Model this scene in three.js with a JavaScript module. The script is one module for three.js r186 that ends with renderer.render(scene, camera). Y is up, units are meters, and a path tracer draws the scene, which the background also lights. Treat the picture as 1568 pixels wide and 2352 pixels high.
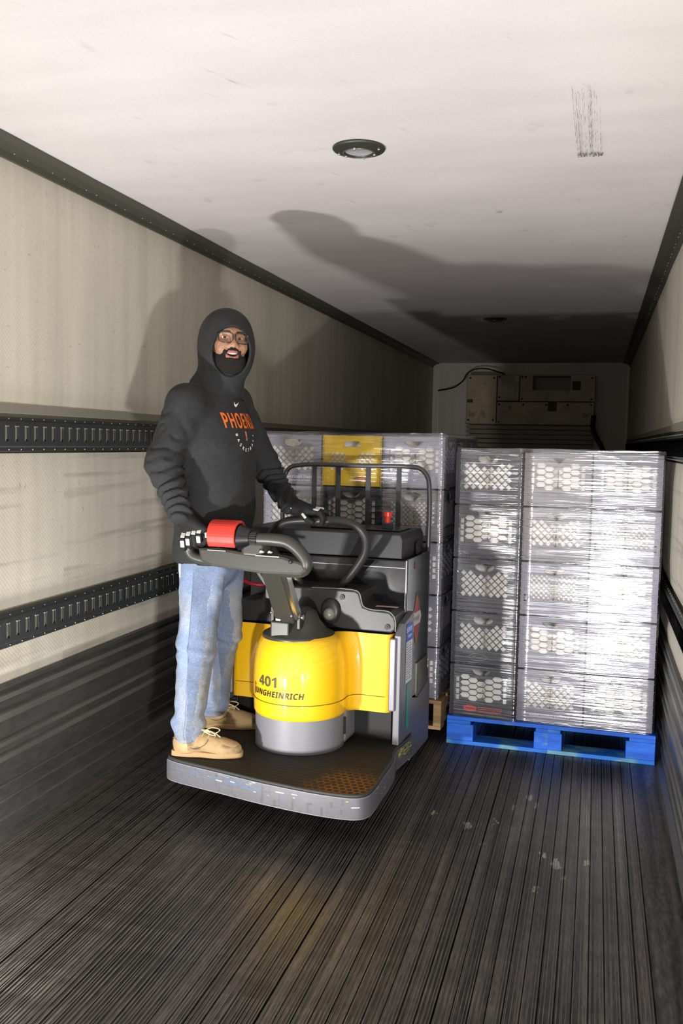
import * as THREE from 'three';
import { mergeGeometries, mergeVertices, toCreasedNormals } from 'three/addons/utils/BufferGeometryUtils.js';
import { RoundedBoxGeometry } from 'three/addons/geometries/RoundedBoxGeometry.js';
import { RectAreaLightUniformsLib } from 'three/addons/lights/RectAreaLightUniformsLib.js';

/* ---------- camera, light, exposure ---------- */
const scene = new THREE.Scene();
scene.background = new THREE.Color().setRGB(1.5, 1.5, 1.53); // even bright backdrop, added as fill light through the open rear
const camera = new THREE.PerspectiveCamera(57.4, 1568 / 2352, 0.05, 60);
camera.position.set(2.026, 1.5166, 0);
camera.rotation.set(-0.0746, 0.2642, 0.0199, 'YXZ');
const renderer = new THREE.WebGLRenderer({ antialias: true });
renderer.toneMapping = THREE.LinearToneMapping;
renderer.toneMappingExposure = 0.92;
renderer.shadowMap.enabled = true;
RectAreaLightUniformsLib.init();
// two photographic flash heads lying on the trailer floor, out of frame: [position, aim point, intensity]
const FLASHES = [
  [[2.05, 0.13, -0.8], [1.0, 1.5, -4.6], 2150],
  [[0.1, 0.13, -1.8], [1.0, 1.7, -4.6], 1800],
];
const FLASH_SIZE = [0.13, 0.09];

/* ---------- helpers ---------- */
const V = (x, y, z) => new THREE.Vector3(x, y, z);
let seed = 7;
const rnd = () => { seed = (seed * 1664525 + 1013904223) >>> 0; return seed / 4294967296; };
const rr = (a, b) => a + (b - a) * rnd();
const hash = (x, y, s) => { let h = (x * 374761393 + y * 668265263 + s * 1442695041) | 0; h = Math.imul(h ^ (h >>> 13), 1274126177); return ((h ^ (h >>> 16)) >>> 0) / 4294967296; };
const sm = (t) => t * t * (3 - 2 * t);
const clamp = (x, a = 0, b = 1) => Math.min(b, Math.max(a, x));
const mix = (a, b, t) => a + (b - a) * t;
const step = (a, b, x) => sm(clamp((x - a) / (b - a)));
function noise(x, y, s = 0) {
  const i = Math.floor(x), j = Math.floor(y), u = sm(x - i), v = sm(y - j);
  return mix(mix(hash(i, j, s), hash(i + 1, j, s), u), mix(hash(i, j + 1, s), hash(i + 1, j + 1, s), u), v);
}
function fbm(x, y, s = 0, o = 4) { let a = 0, w = 0.5, n = 0; for (let k = 0; k < o; k++) { a += w * noise(x, y, s + k); n += w; x *= 2.03; y *= 2.03; w *= 0.5; } return a / n; }
const noise3 = (x, y, z, s = 0) => (noise(x + z * 0.37, y - z * 0.61, s) + noise(y * 0.9 + 3.1, z * 1.1 + x * 0.23, s + 9) + noise(z + 7.7, x * 0.8 - y * 0.31, s + 17)) / 3;
function dataTex(w, h, fn, srgb = true, rx = 1, ry = 1) {
  const d = new Uint8Array(w * h * 4);
  for (let j = 0; j < h; j++) for (let i = 0; i < w; i++) {
    const c = fn(i / w, j / h), k = (j * w + i) * 4;
    if (typeof c === 'number') d[k] = d[k + 1] = d[k + 2] = clamp(c) * 255; else { d[k] = clamp(c[0]) * 255; d[k + 1] = clamp(c[1]) * 255; d[k + 2] = clamp(c[2]) * 255; }
    d[k + 3] = c[3] === undefined ? 255 : clamp(c[3]) * 255;
  }
  const t = new THREE.DataTexture(d, w, h, THREE.RGBAFormat);
  t.wrapS = t.wrapT = THREE.RepeatWrapping; t.magFilter = THREE.LinearFilter; t.minFilter = THREE.LinearMipmapLinearFilter; t.generateMipmaps = true;
  if (srgb) t.colorSpace = THREE.SRGBColorSpace;
  t.repeat.set(rx, ry); t.needsUpdate = true; return t;
}
function canvasTex(w, h, draw) {
  const c = document.createElement('canvas'); c.width = w; c.height = h; draw(c.getContext('2d'), w, h);
  const t = new THREE.CanvasTexture(c); t.colorSpace = THREE.SRGBColorSpace; return t;
}
const M = (color, roughness = 0.6, metalness = 0, more = {}) => new THREE.MeshStandardMaterial({ color, roughness, metalness, side: THREE.DoubleSide, ...more });
const P = (color, roughness = 0.6, metalness = 0, more = {}) => new THREE.MeshPhysicalMaterial({ color, roughness, metalness, side: THREE.DoubleSide, ...more });
const tri = (m, s = 1) => { m.userData.tri = s; return m; };
function triUV(g, s) {
  const p = g.attributes.position, n = g.attributes.normal, uv = new Float32Array(p.count * 2);
  for (let i = 0; i < p.count; i++) { // one projection axis for each whole triangle
    const k = i - (i % 3), q = (f) => Math.abs(f(k) + f(k + 1) + f(k + 2)), ax = q((j) => n.getX(j)), ay = q((j) => n.getY(j)), az = q((j) => n.getZ(j));
    let u, v;
    if (ay >= ax && ay >= az) { u = p.getX(i); v = p.getZ(i); } else if (ax >= az) { u = p.getZ(i); v = p.getY(i); } else { u = p.getX(i); v = p.getY(i); }
    uv[2 * i] = u / s; uv[2 * i + 1] = v / s;
  }
  g.setAttribute('uv', new THREE.BufferAttribute(uv, 2)); return g;
}
function flat(g) {
  g = g.index ? g.toNonIndexed() : g;
  for (const k of Object.keys(g.attributes)) if (!['position', 'normal', 'uv'].includes(k)) g.deleteAttribute(k);
  if (!g.attributes.normal) g.computeVertexNormals();
  if (!g.attributes.uv) g.setAttribute('uv', new THREE.BufferAttribute(new Float32Array(g.attributes.position.count * 2), 2));
  return g;
}
const G = (a) => { a = a.flat(); return a.length === 1 ? a[0] : mergeGeometries(a.map(flat)); };
const used = {};
const numbered = (n) => { const k = used[n] = (used[n] ?? -1) + 1; return k ? `${n}_${String(k).padStart(3, '0')}` : n; };
function mesh(name, geos, mat, parent = scene) {
  let g = Array.isArray(geos) ? G(geos) : geos;
  if (mat.userData.tri) { g = g.index ? g.toNonIndexed() : g; triUV(g, mat.userData.tri); }
  const m = new THREE.Mesh(g, mat); m.name = parent === scene ? numbered(name) : name;
  m.castShadow = m.receiveShadow = true; parent.add(m); return m;
}
function tag(o, label, category, group) { o.userData.label = label; o.userData.category = category; if (group) o.userData.group = group; return o; }
function thing(name, label, category, pos = [0, 0, 0], turn = 0, group) {
  const o = new THREE.Group(); o.name = numbered(name); scene.add(o); o.position.set(...pos); o.rotation.y = turn; return tag(o, label, category, group);
}
function structure(name, label, geos, mat) { const o = mesh(name, geos, mat); o.userData.kind = 'structure'; o.userData.label = label; return o; }
function copy(o, pos, turn, label, group) {
  const c = o.clone(); c.name = numbered(o.userData.stem || o.name); c.userData = { ...o.userData }; scene.add(c); c.position.set(...pos); c.rotation.y = turn;
  if (label) c.userData.label = label; if (group) c.userData.group = group; return c;
}
const bx = (w, h, d, x = 0, y = 0, z = 0, r = 0) => { const g = r ? new RoundedBoxGeometry(w, h, d, 2, r) : new THREE.BoxGeometry(w, h, d); return g.translate(x, y, z); };
const cy = (r1, r2, h, x = 0, y = 0, z = 0, seg = 24) => new THREE.CylinderGeometry(r1, r2, h, seg).translate(x, y, z);
const sp = (r, x = 0, y = 0, z = 0, a = 16, b = 12) => new THREE.SphereGeometry(r, a, b).translate(x, y, z);
function bar(a, b, r, seg = 12, r2 = r) {
  const A = V(...a), B = V(...b), d = B.clone().sub(A), g = new THREE.CylinderGeometry(r2, r, d.length(), seg);
  g.applyQuaternion(new THREE.Quaternion().setFromUnitVectors(V(0, 1, 0), d.clone().normalize())); const m = A.add(B).multiplyScalar(0.5); return g.translate(m.x, m.y, m.z);
}
const tube = (pts, r, n = 40, seg = 10, closed = false) => new THREE.TubeGeometry(new THREE.CatmullRomCurve3(pts.map((p) => V(...p)), closed, 'centripetal'), n, r, seg, closed);
const lathe = (pts, seg = 48) => { const g = new THREE.LatheGeometry(pts.map((p) => new THREE.Vector2(...p)), seg); return g; };
function shape(pts) { const s = new THREE.Shape(); pts.forEach((p, i) => (i ? s.lineTo(...p) : s.moveTo(...p))); s.closePath(); return s; }
function ext(s, depth, bevel = 0, seg = 2) {
  if (Array.isArray(s)) s = shape(s);
  return new THREE.ExtrudeGeometry(s, { depth, bevelEnabled: bevel > 0, bevelSize: bevel, bevelThickness: bevel, bevelOffset: -bevel, bevelSegments: seg, curveSegments: 16 });
}
// naive surface nets of a signed distance function
function nets(f, lo, hi, cell, colour) {
  const n = [0, 1, 2].map((k) => Math.ceil((hi[k] - lo[k]) / cell) + 2), [nx, ny, nz] = n, F = new Float32Array(nx * ny * nz);
  const at = (i, j, k) => (k * ny + j) * nx + i, B = 5, far = cell * B * 0.9 + 0.03;
  for (let K = 0; K < nz; K += B) for (let J = 0; J < ny; J += B) for (let I = 0; I < nx; I += B) {
    const c = f(lo[0] + (I + 2) * cell, lo[1] + (J + 2) * cell, lo[2] + (K + 2) * cell);
    for (let k = K; k < Math.min(K + B, nz); k++) for (let j = J; j < Math.min(J + B, ny); j++) for (let i = I; i < Math.min(I + B, nx); i++)
      F[at(i, j, k)] = Math.abs(c) > far ? c : f(lo[0] + i * cell, lo[1] + j * cell, lo[2] + k * cell);
  }
  const id = new Int32Array(F.length).fill(-1), pos = [], idx = [];
  for (let k = 0; k < nz - 1; k++) for (let j = 0; j < ny - 1; j++) for (let i = 0; i < nx - 1; i++) {
    let s = [0, 0, 0], c = 0; const v = [];
    for (let q = 0; q < 8; q++) v.push(F[at(i + (q & 1), j + ((q >> 1) & 1), k + (q >> 2))]);
    for (let q = 0; q < 8; q++) for (const b of [1, 2, 4]) if (!(q & b)) {
      const a = v[q], d = v[q | b]; if (a < 0 === d < 0) continue;
      const t = a / (a - d); c++;
      s[0] += (q & 1) + (b === 1 ? t : 0); s[1] += ((q >> 1) & 1) + (b === 2 ? t : 0); s[2] += (q >> 2) + (b === 4 ? t : 0);
    }
    if (c) { id[at(i, j, k)] = pos.length / 3; pos.push(lo[0] + (i + s[0] / c) * cell, lo[1] + (j + s[1] / c) * cell, lo[2] + (k + s[2] / c) * cell); }
  }
  for (let k = 1; k < nz - 1; k++) for (let j = 1; j < ny - 1; j++) for (let i = 1; i < nx - 1; i++) {
    const a = F[at(i, j, k)] < 0;
    const quad = (p, q, r, s, flip) => { if (p < 0 || q < 0 || r < 0 || s < 0) return; flip ? idx.push(p, q, r, p, r, s) : idx.push(p, r, q, p, s, r); };
    if (a !== F[at(i + 1, j, k)] < 0) quad(id[at(i, j - 1, k - 1)], id[at(i, j, k - 1)], id[at(i, j, k)], id[at(i, j - 1, k)], a);
    if (a !== F[at(i, j + 1, k)] < 0) quad(id[at(i - 1, j, k - 1)], id[at(i - 1, j, k)], id[at(i, j, k)], id[at(i, j, k - 1)], a);
    if (a !== F[at(i, j, k + 1)] < 0) quad(id[at(i - 1, j - 1, k)], id[at(i, j - 1, k)], id[at(i, j, k)], id[at(i - 1, j, k)], a);
  }
  const N = new Float32Array(pos.length), e = cell * 0.7, col = colour ? new Float32Array(pos.length) : null;
  for (let i = 0; i < pos.length; i += 3) {
    const [x, y, z] = [pos[i], pos[i + 1], pos[i + 2]];
    let a = f(x + e, y, z) - f(x - e, y, z), b = f(x, y + e, z) - f(x, y - e, z), c = f(x, y, z + e) - f(x, y, z - e);
    const l = Math.hypot(a, b, c) || 1; N[i] = a / l; N[i + 1] = b / l; N[i + 2] = c / l;
    if (col) col.set(colour(x, y, z), i);
  }
  const g = new THREE.BufferGeometry();
  g.setAttribute('position', new THREE.Float32BufferAttribute(pos, 3)); g.setAttribute('normal', new THREE.BufferAttribute(N, 3));
  if (col) g.setAttribute('color', new THREE.BufferAttribute(col, 3));
  g.setAttribute('uv', new THREE.BufferAttribute(new Float32Array(pos.length / 3 * 2), 2));
  g.setIndex(idx); return g;
}
const smin = (a, b, k) => { const h = Math.max(k - Math.abs(a - b), 0) / k; return Math.min(a, b) - h * h * k * 0.25; };
const smax = (a, b, k) => -smin(-a, -b, k);
function cone(x, y, z, a, b, r1, r2) {
  const bx_ = b[0] - a[0], by = b[1] - a[1], bz = b[2] - a[2], px = x - a[0], py = y - a[1], pz = z - a[2];
  const t = clamp((px * bx_ + py * by + pz * bz) / (bx_ * bx_ + by * by + bz * bz));
  return Math.hypot(px - bx_ * t, py - by * t, pz - bz * t) - mix(r1, r2, t);
}
function ell(x, y, z, c, r) {
  const px = (x - c[0]) / r[0], py = (y - c[1]) / r[1], pz = (z - c[2]) / r[2], k0 = Math.hypot(px, py, pz), k1 = Math.hypot(px / r[0], py / r[1], pz / r[2]);
  return k1 < 1e-9 ? -Math.min(...r) : (k0 * (k0 - 1)) / k1;
}

/* ---------- materials of the trailer ---------- */
const XL = -0.08, XR = 2.39, HC = 2.567, ZB = -12.27, ZF = 1.0;
const grain = dataTex(256, 256, (u, v) => 0.5 + 0.5 * (fbm(u * 32, v * 32, 3, 3) - 0.5) * 2, false, 12, 12);
const dimple = dataTex(128, 128, (u, v) => { const a = Math.sin(u * Math.PI * 2 * 8), b = Math.sin(v * Math.PI * 2 * 8); return 0.5 + 0.5 * a * b; }, false, 22, 22);
const wallMat = tri(M(0xffffff, 0.55, 0, {
  map: dataTex(1024, 1024, (u, v) => {
    const x = u * 3.4, y = v * 3.4;
    let k = 0.95 + 0.09 * (fbm(x * 2.2, y * 1.1, 11) - 0.5) + 0.13 * (fbm(x * 16, y * 0.6, 14, 3) - 0.5) + 0.06 * (noise(x * 300, y * 300, 5) - 0.5);
    const scr = fbm(x * 1.4 + y * 0.3, y * 28, 21, 3); if (y < 1.6) k -= 0.55 * Math.max(0, scr - 0.63);
    if (noise(x * 60, y * 60, 31) > 0.965) k -= 0.12;
    return [0.885 * k, 0.857 * k, 0.79 * k];
  }), bumpMap: dimple, bumpScale: 0.0003,
}), 3.4);
const ceilMat = tri(M(0xffffff, 0.6, 0, {
  map: dataTex(1024, 2048, (u, v) => {
    const x = u * 2.6, z = v * 5.2;
    let k = 0.97 + 0.06 * (fbm(x * 1.5, z * 1.5, 41) - 0.5) + 0.05 * (fbm(x * 2, z * 9, 43, 3) - 0.5) + 0.03 * (noise(x * 250, z * 250, 44) - 0.5);
    const m = fbm(x * 9, z * 9, 47, 3); if (m > 0.78) k -= 0.5 * (m - 0.78);
    const q = fbm(x * 40 + z * 20, z * 6, 49, 3); if (q > 0.82) k -= 1.0 * (q - 0.82);
    return [0.872 * k, 0.848 * k, 0.85 * k];
  }),
}), 2.6);
ceilMat.map.repeat.set(1, 0.5);
// floor dirt: spots found on the photograph, in metres [x, z, radius, kind]
const flecks = [[1.44, -3.73, 0.018], [1.94, -3.4, 0.022], [1.69, -3.73, 0.02], [1.59, -3.65, 0.022], [1.8, -4.03, 0.02], [1.89, -3.46, 0.016], [1.88, -3.18, 0.014], [2.05, -3.45, 0.014], [1.75, -3.9, 0.013], [1.84, -3.95, 0.016], [1.97, -3.3, 0.01], [1.66, -3.5, 0.01]];
const floorMat = tri(M(0xffffff, 0.55, 0.35, {
  map: dataTex(1024, 2048, (u, v) => {
    const x = u * 2.8 - 0.2, z = v * 14 - 12.8;
    let k = 0.275 + 0.2 * (fbm(x * 5, z * 1.6, 61, 4) - 0.5) + 0.34 * (fbm(x * 42, z * 0.7, 65, 3) - 0.5) + 0.2 * (noise(x * 120, z * 0.5, 68) - 0.5) * step(0.3, 0.6, fbm(x * 9, z * 2, 69, 2)) + 0.14 * (noise(x * 180, z * 40, 66) - 0.5);
    let w = 1;
    const d = fbm(x * 7, z * 3, 71, 3); if (d < 0.4) k *= 1 - 1.3 * (0.4 - d);
    for (const f of flecks) { const e = Math.hypot(x - f[0], (z - f[1]) * 0.5) / f[2] + 2.2 * (fbm(x * 90, z * 45, 75, 3) - 0.42); if (e < 0.85) { k = Math.max(k, 0.5 + 0.25 * noise(x * 150, z * 90, 77)); w = 1.03; } }
    return [k * 1.03, k * 0.985 * w, k * 0.95 * w];
  }), roughnessMap: dataTex(512, 512, (u, v) => 0.7 + 0.45 * (fbm(u * 24, v * 10, 91, 3) - 0.5), false),
}), 0);
const ridgeMat = tri(M(0xffffff, 0.45, 0.4, { map: dataTex(256, 1024, (u, v) => { const k = 0.42 + 0.3 * (fbm(u * 8, v * 60, 161, 3) - 0.5); return [k * 1.02, k * 0.98, k * 0.92]; }) }), 2.3);
const scuffMat = tri(M(0xffffff, 0.42, 0.3, { map: dataTex(512, 512, (u, v) => { const k = 0.3 + 0.1 * (fbm(u * 6, v * 12, 101, 4) - 0.5) + 0.05 * (noise(u * 60, v * 300, 103) - 0.5); return [k, k * 0.99, k * 0.96]; }) }), 2.2);
const ribMat = tri(M(0xffffff, 0.38, 0.5, { map: dataTex(512, 256, (u, v) => { const k = 0.46 + 0.16 * (fbm(u * 5, v * 14, 171, 4) - 0.5); return [k, k * 0.99, k * 0.95]; }) }), 2.2);
const trackMat = tri(M(0x4b4f50, 0.5, 0.6, { bumpMap: grain, bumpScale: 0.0003 }), 1);
const trackDark = M(0x1c1d1d, 0.7, 0.2);
const plyMat = M(0xa79f8b, 0.8);
const coveMat = tri(M(0x5d5c54, 0.5, 0.5, { bumpMap: grain, bumpScale: 0.0002 }), 1);
const rivetMat = M(0xb9b9b4, 0.35, 0.8);

/* ---------- trailer shell ---------- */
const L = ZF - ZB, ZM = (ZF + ZB) / 2;
{ // floor of longitudinal aluminium rails
  const fl = structure('floor', 'dark grooved aluminium trailer floor running lengthwise', [bx(XR - XL + 0.1, 0.06, L, (XL + XR) / 2, -0.056, ZM)], tri(M(0x57534d, 0.6, 0.3, { bumpMap: grain, bumpScale: 0.0004 }), 1));
  const floorUV = (g) => { g = flat(g); const p = g.attributes.position, uv = g.attributes.uv; for (let i = 0; i < p.count; i++) uv.setXY(i, (p.getX(i) + 0.2) / 2.8, (p.getZ(i) + 12.8) / 14); return g; };
  let x = XL + 0.02;
  const widths = []; let left = XR - XL - 0.04 - 0.135; const pitch = left / Math.round(left / 0.0445); while (left > pitch * 0.5) { widths.push(pitch); left -= pitch; } widths.push(0.135);
  for (const w of widths) {
    const t = w - (w > 0.1 ? 0.008 : rnd() > 0.8 ? 0.005 : 0.002), pts = [[0, -0.026], [0, -0.001], [0.0008, 0]], ridge = [];
    pts.push([t - 0.0008, 0], [t, -0.001], [t, -0.026]);
    const s = ext(pts.map(([a, b]) => [a, b + rnd() * 0]), L); s.translate(x + 0.004, rr(-0.0008, 0), ZB);
    const rail = mesh('floor_rail', floorUV(s), floorMat, fl);
    if (w < 0.1) for (const c of [0.06, 0.14, 0.4, 0.48, 0.72, 0.92]) if (rnd() > 0.12) { const a = x + 0.004 + t * (c + rr(-0.02, 0.02)), q = rr(0.0005, 0.0009); ridge.push(ext([[a - q - 0.0006, -0.0015], [a - q, 0.0011], [a + q, 0.0011], [a + q + 0.0006, -0.0015]], L).translate(0, 0, ZB)); }
    if (ridge.length) mesh('ridge', ridge, ridgeMat, rail).userData.kind = 'stuff'; x += w;
  }
}
function wall(name, label, face, sgn, streak) { // sgn: which way the room lies
  const w = new THREE.Group(); w.name = name; scene.add(w); w.userData = { kind: 'structure', label };
  mesh('wall_core', bx(0.05, HC + 0.12, L, face - sgn * 0.04, HC / 2, ZM), M(0x8f8a7c, 0.8), w);
  for (const [y0, y1] of [[1.6, HC - 0.005], [0.87, 1.45], [0.58, 0.72]]) {
    const g = new THREE.PlaneGeometry(L, y1 - y0, 160, 10); const p = g.attributes.position;
    for (let i = 0; i < p.count; i++) { const a = p.getX(i), b = p.getY(i) + (y0 + y1) / 2, e = Math.min(b - y0, y1 - b); p.setZ(i, 0.006 * (fbm(a * 1.3, b * 1.7, streak, 2) - 0.5) + 0.008 * step(0, 0.1, e)); }
    g.computeVertexNormals(); g.rotateY(sgn * Math.PI / 2); g.translate(face - sgn * 0.004, (y0 + y1) / 2, ZM);
    mesh('wall_panel', [g, bx(0.012, y1 - y0, L, face - sgn * 0.012, (y0 + y1) / 2, ZM)], wallMat, w);
  }
  mesh('panel_edge_strip', bx(0.006, 0.032, L, face + sgn * 0.006, 1.617, ZM), tri(M(0x8d897c, 0.6), 1), w);
  return w;
}
wall('wall_left', 'cream dimpled trailer side wall behind the man', XL, 1, 5);
wall('wall_right', 'cream dimpled trailer side wall beside the blue pallet', XR, -1, 8);
{ // ceiling, slightly wavy
  const g = new THREE.PlaneGeometry(XR - XL, L, 24, 260), p = g.attributes.position;
  for (let i = 0; i < p.count; i++) p.setZ(i, 0.005 * (fbm(p.getY(i) * 2.4, p.getX(i) * 0.5, 3, 3) - 0.5));
  g.computeVertexNormals(); g.rotateX(Math.PI / 2); g.translate((XL + XR) / 2, HC + 0.003, ZM);
  const c = structure('ceiling', 'off-white trailer ceiling with scuffs', [g, bx(XR - XL + 0.14, 0.06, L + 0.06, (XL + XR) / 2, HC + 0.04, ZM - 0.03)], ceilMat);
  const scr = (seed0, n) => canvasTex(256, 512, (c2, w, h) => {
    c2.clearRect(0, 0, w, h); let s = seed0; const q = () => { s = (s * 16807) % 2147483647; return s / 2147483647; };
    for (let k = 0; k < n; k++) {
      const x = (0.04 + 0.92 * q()) * w, a = Math.pow(q(), 1.6) * h * 0.9, len = h - a; let y = a;
      while (y < a + len) { const d = 3 + q() * 22; c2.fillStyle = `rgba(40,38,36,${0.25 + 0.6 * q()})`; if (q() > 0.35) c2.fillRect(x + q() * 2 + (y - h) * 0.03, y, 1 + q() * 2.4, d); y += d; }
    }
    for (let k = 0; k < 90; k++) { c2.fillStyle = 'rgba(30,29,28,0.75)'; c2.fillRect((0.05 + 0.9 * q()) * w, h * (0.93 + 0.06 * q()), 4 + q() * 8, 2 + q() * 7); }
  });
  const mk = (x0, z0, x1, z1, n, s) => {
    const pg = new THREE.PlaneGeometry(Math.abs(x1 - x0), Math.abs(z1 - z0)); pg.rotateX(Math.PI / 2); pg.translate((x0 + x1) / 2, HC - 0.0035, (z0 + z1) / 2);
    mesh('scuff_mark', pg, M(0xffffff, 0.9, 0, { map: scr(s, n), transparent: true }), c).userData.label = 'black scraped scuff marks';
  };
  mk(1.915, -3.58, 2.01, -2.88, 26, 77); mk(1.545, -4.35, 1.575, -4.05, 5, 31);
}
// coves between walls and ceiling, ribbed kick plates at the foot of the walls
let trimN = 0;
function cove(face, sgn, label) {
  const pr = [[0.085, 0.002], [0.085, -0.006], [0.045, -0.012], [0.028, -0.022], [0.016, -0.03], [0.008, -0.05], [0, -0.052], [-0.01, -0.052], [-0.01, 0.002]].map(([a, b]) => [sgn * a, b]);
  const o = structure(`trim_${++trimN}`, label, ext(pr, L).translate(face, HC, ZB), coveMat);
  const riv = []; for (let z = ZF - 0.4; z > -9; z -= 0.083) { const k = Math.round(z / 0.083); if (k % 3 === 0) continue; riv.push(sp(0.003, face + sgn * 0.021, HC - 0.028, z, 6, 4)); }
  const r = mesh('rivet_row', riv, rivetMat, o); r.userData.kind = 'stuff';
}
cove(XL, 1, 'dark metal cove moulding above the wall behind the man'); cove(XR, -1, 'dark metal cove moulding above the wall by the blue pallet');
function kick(face, sgn, label) {
  const H = 0.59, flat0 = [[0.028, 0.0015], [0.027, 0.01], [0.005, 0.022], [0.005, H - 0.02], [0.014, H - 0.012], [0.014, H], [-0.02, H], [-0.02, 0.0015]];
  const o = structure(`trim_${++trimN}`, label, ext(flat0.map(([a, b]) => [sgn * a, b]), L).translate(face, 0, ZB), scuffMat);
  for (const [y0, y1] of [[0.526, 0.556], [0.45, 0.487], [0.352, 0.38], [0.295, 0.327], [0.203, 0.212], [0.146, 0.156], [0.076, 0.084]]) {
    const e = Math.min(0.006, (y1 - y0) / 3); mesh('rib', ext([[0.002, y0], [0.014, y0 + e], [0.014, y1 - e], [0.002, y1]].map(([a, b]) => [sgn * a, b]), L).translate(face, 0, ZB), ribMat, o);
  }
}
kick(XL, 1, 'ribbed dark aluminium kick plate along the wall behind the man'); kick(XR, -1, 'ribbed shiny aluminium kick plate beside the blue pallet');
// slotted cargo tracks
{
  const pitch = 0.061, n = 36, len = pitch * n, hgt = 0.082;
  const s = shape([[0, -hgt / 2], [len, -hgt / 2], [len, hgt / 2], [0, hgt / 2]]);
  for (let k = 0; k < n; k++) { const x = pitch * (k + 0.5), h = new THREE.Path(); h.moveTo(x - 0.011, -0.027); h.lineTo(x - 0.011, 0.027); h.lineTo(x + 0.011, 0.027); h.lineTo(x + 0.011, -0.027); h.closePath(); s.holes.push(h); }
  const plate = ext(s, 0.003); plate.rotateY(-Math.PI / 2); plate.translate(0, 0, 0); // runs along +z, face in x
  const lips = []; for (let k = 0; k < n; k++) lips.push(bx(0.0025, 0.05, 0.009, -0.0025, 0, pitch * (k + 0.5) + 0.0075), bx(0.003, 0.005, 0.02, 0.0015, 0.029, pitch * (k + 0.5)));
  const lipG = G(lips);
  const track = (face, sgn, y, label) => {
    const t = thing('cargo_track', label, 'rail', [face, y, 0]);
    for (let z = ZF; z > ZB + len; z -= len) {
      const m = mesh('slotted_plate', plate.clone().scale(sgn, 1, 1).translate(sgn * 0.02, 0, z - len), trackMat, t);
      mesh('slot_lip', lipG.clone().scale(sgn, 1, 1).translate(sgn * 0.02, 0, z - len), M(0x9a988c, 0.5, 0.4), m).userData.kind = 'stuff';
    }
    for (const q of [-1, 1]) {
      mesh('flange', [ext([[sgn * 0.02, q * 0.041], [sgn * 0.02, q * 0.044], [sgn * 0.008, q * 0.05], [sgn * 0.008, q * 0.063], [sgn * 0.003, q * 0.063], [sgn * 0.003, q * 0.041]], L).translate(0, 0, ZB)], trackMat, t);
      const riv = []; for (let z = ZF - 0.3; z > -9; z -= 0.076) riv.push(sp(0.0032, sgn * 0.0085, q * 0.057, z, 6, 4));
      mesh('rivet_row', riv, rivetMat, t).userData.kind = 'stuff';
    }
    mesh('backing', bx(0.004, 0.09, L, sgn * 0.004, 0, ZM), plyMat, t);
  };
  track(XL + 0.001, 1, 1.522, 'upper dark slotted steel cargo track on the wall behind the man');
  track(XL + 0.001, 1, 0.79, 'lower dark slotted steel cargo track on the wall behind the man');
  track(XR - 0.001, -1, 1.522, 'upper dark slotted steel cargo track on the wall beside the blue pallet');
  track(XR - 0.001, -1, 0.79, 'lower dark slotted steel cargo track on the wall beside the blue pallet');
}
// dome lamps, switched off
function dome(x, z, label) {
  const t = thing('ceiling_lamp', label, 'lamp', [x, HC + 0.001, z]);
  mesh('mounting_ring', lathe([[0.095, 0], [0.095, -0.004], [0.09, -0.009], [0.07, -0.013], [0.058, -0.017], [0.05, -0.016], [0.048, -0.006]], 56), M(0x4a4c45, 0.45, 0.6), t);
  mesh('inner_ring', new THREE.TorusGeometry(0.056, 0.0025, 8, 48).rotateX(Math.PI / 2).translate(0, -0.018, 0), M(0x7a7768, 0.35, 0.7), t);
  mesh('lens', lathe([[0, -0.008], [0.008, -0.0085], [0.016, -0.007], [0.04, -0.009], [0.05, -0.012]], 40), P(0xb9b4bd, 0.25, 0.1, { clearcoat: 1, bumpMap: dataTex(128, 128, (u, v) => 0.5 + 0.5 * Math.sin(v * 60), false), bumpScale: 0.0006 }), t);
  for (const a of [0.2, 1.57, 3.3, 4.71]) mesh('screw', sp(a === 1.57 ? 0.006 : 0.005, Math.cos(a) * (a === 1.57 ? 0.062 : 0.078), a === 1.57 ? -0.02 : -0.0125, Math.sin(a) * (a === 1.57 ? 0.062 : 0.078), 10, 6), rivetMat, t);
  for (const a of [-0.35, Math.PI + 0.35]) mesh('stud', sp(0.005, Math.cos(a) * 0.056, -0.02, Math.sin(a) * 0.056, 10, 6), rivetMat, t);
}
dome(1.163, -3.33, 'round recessed ceiling lamp with dark ring, unlit, above the loading truck'); dome(1.168, -7.96, 'round ceiling lamp deep in the trailer beyond the loads');
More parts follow.
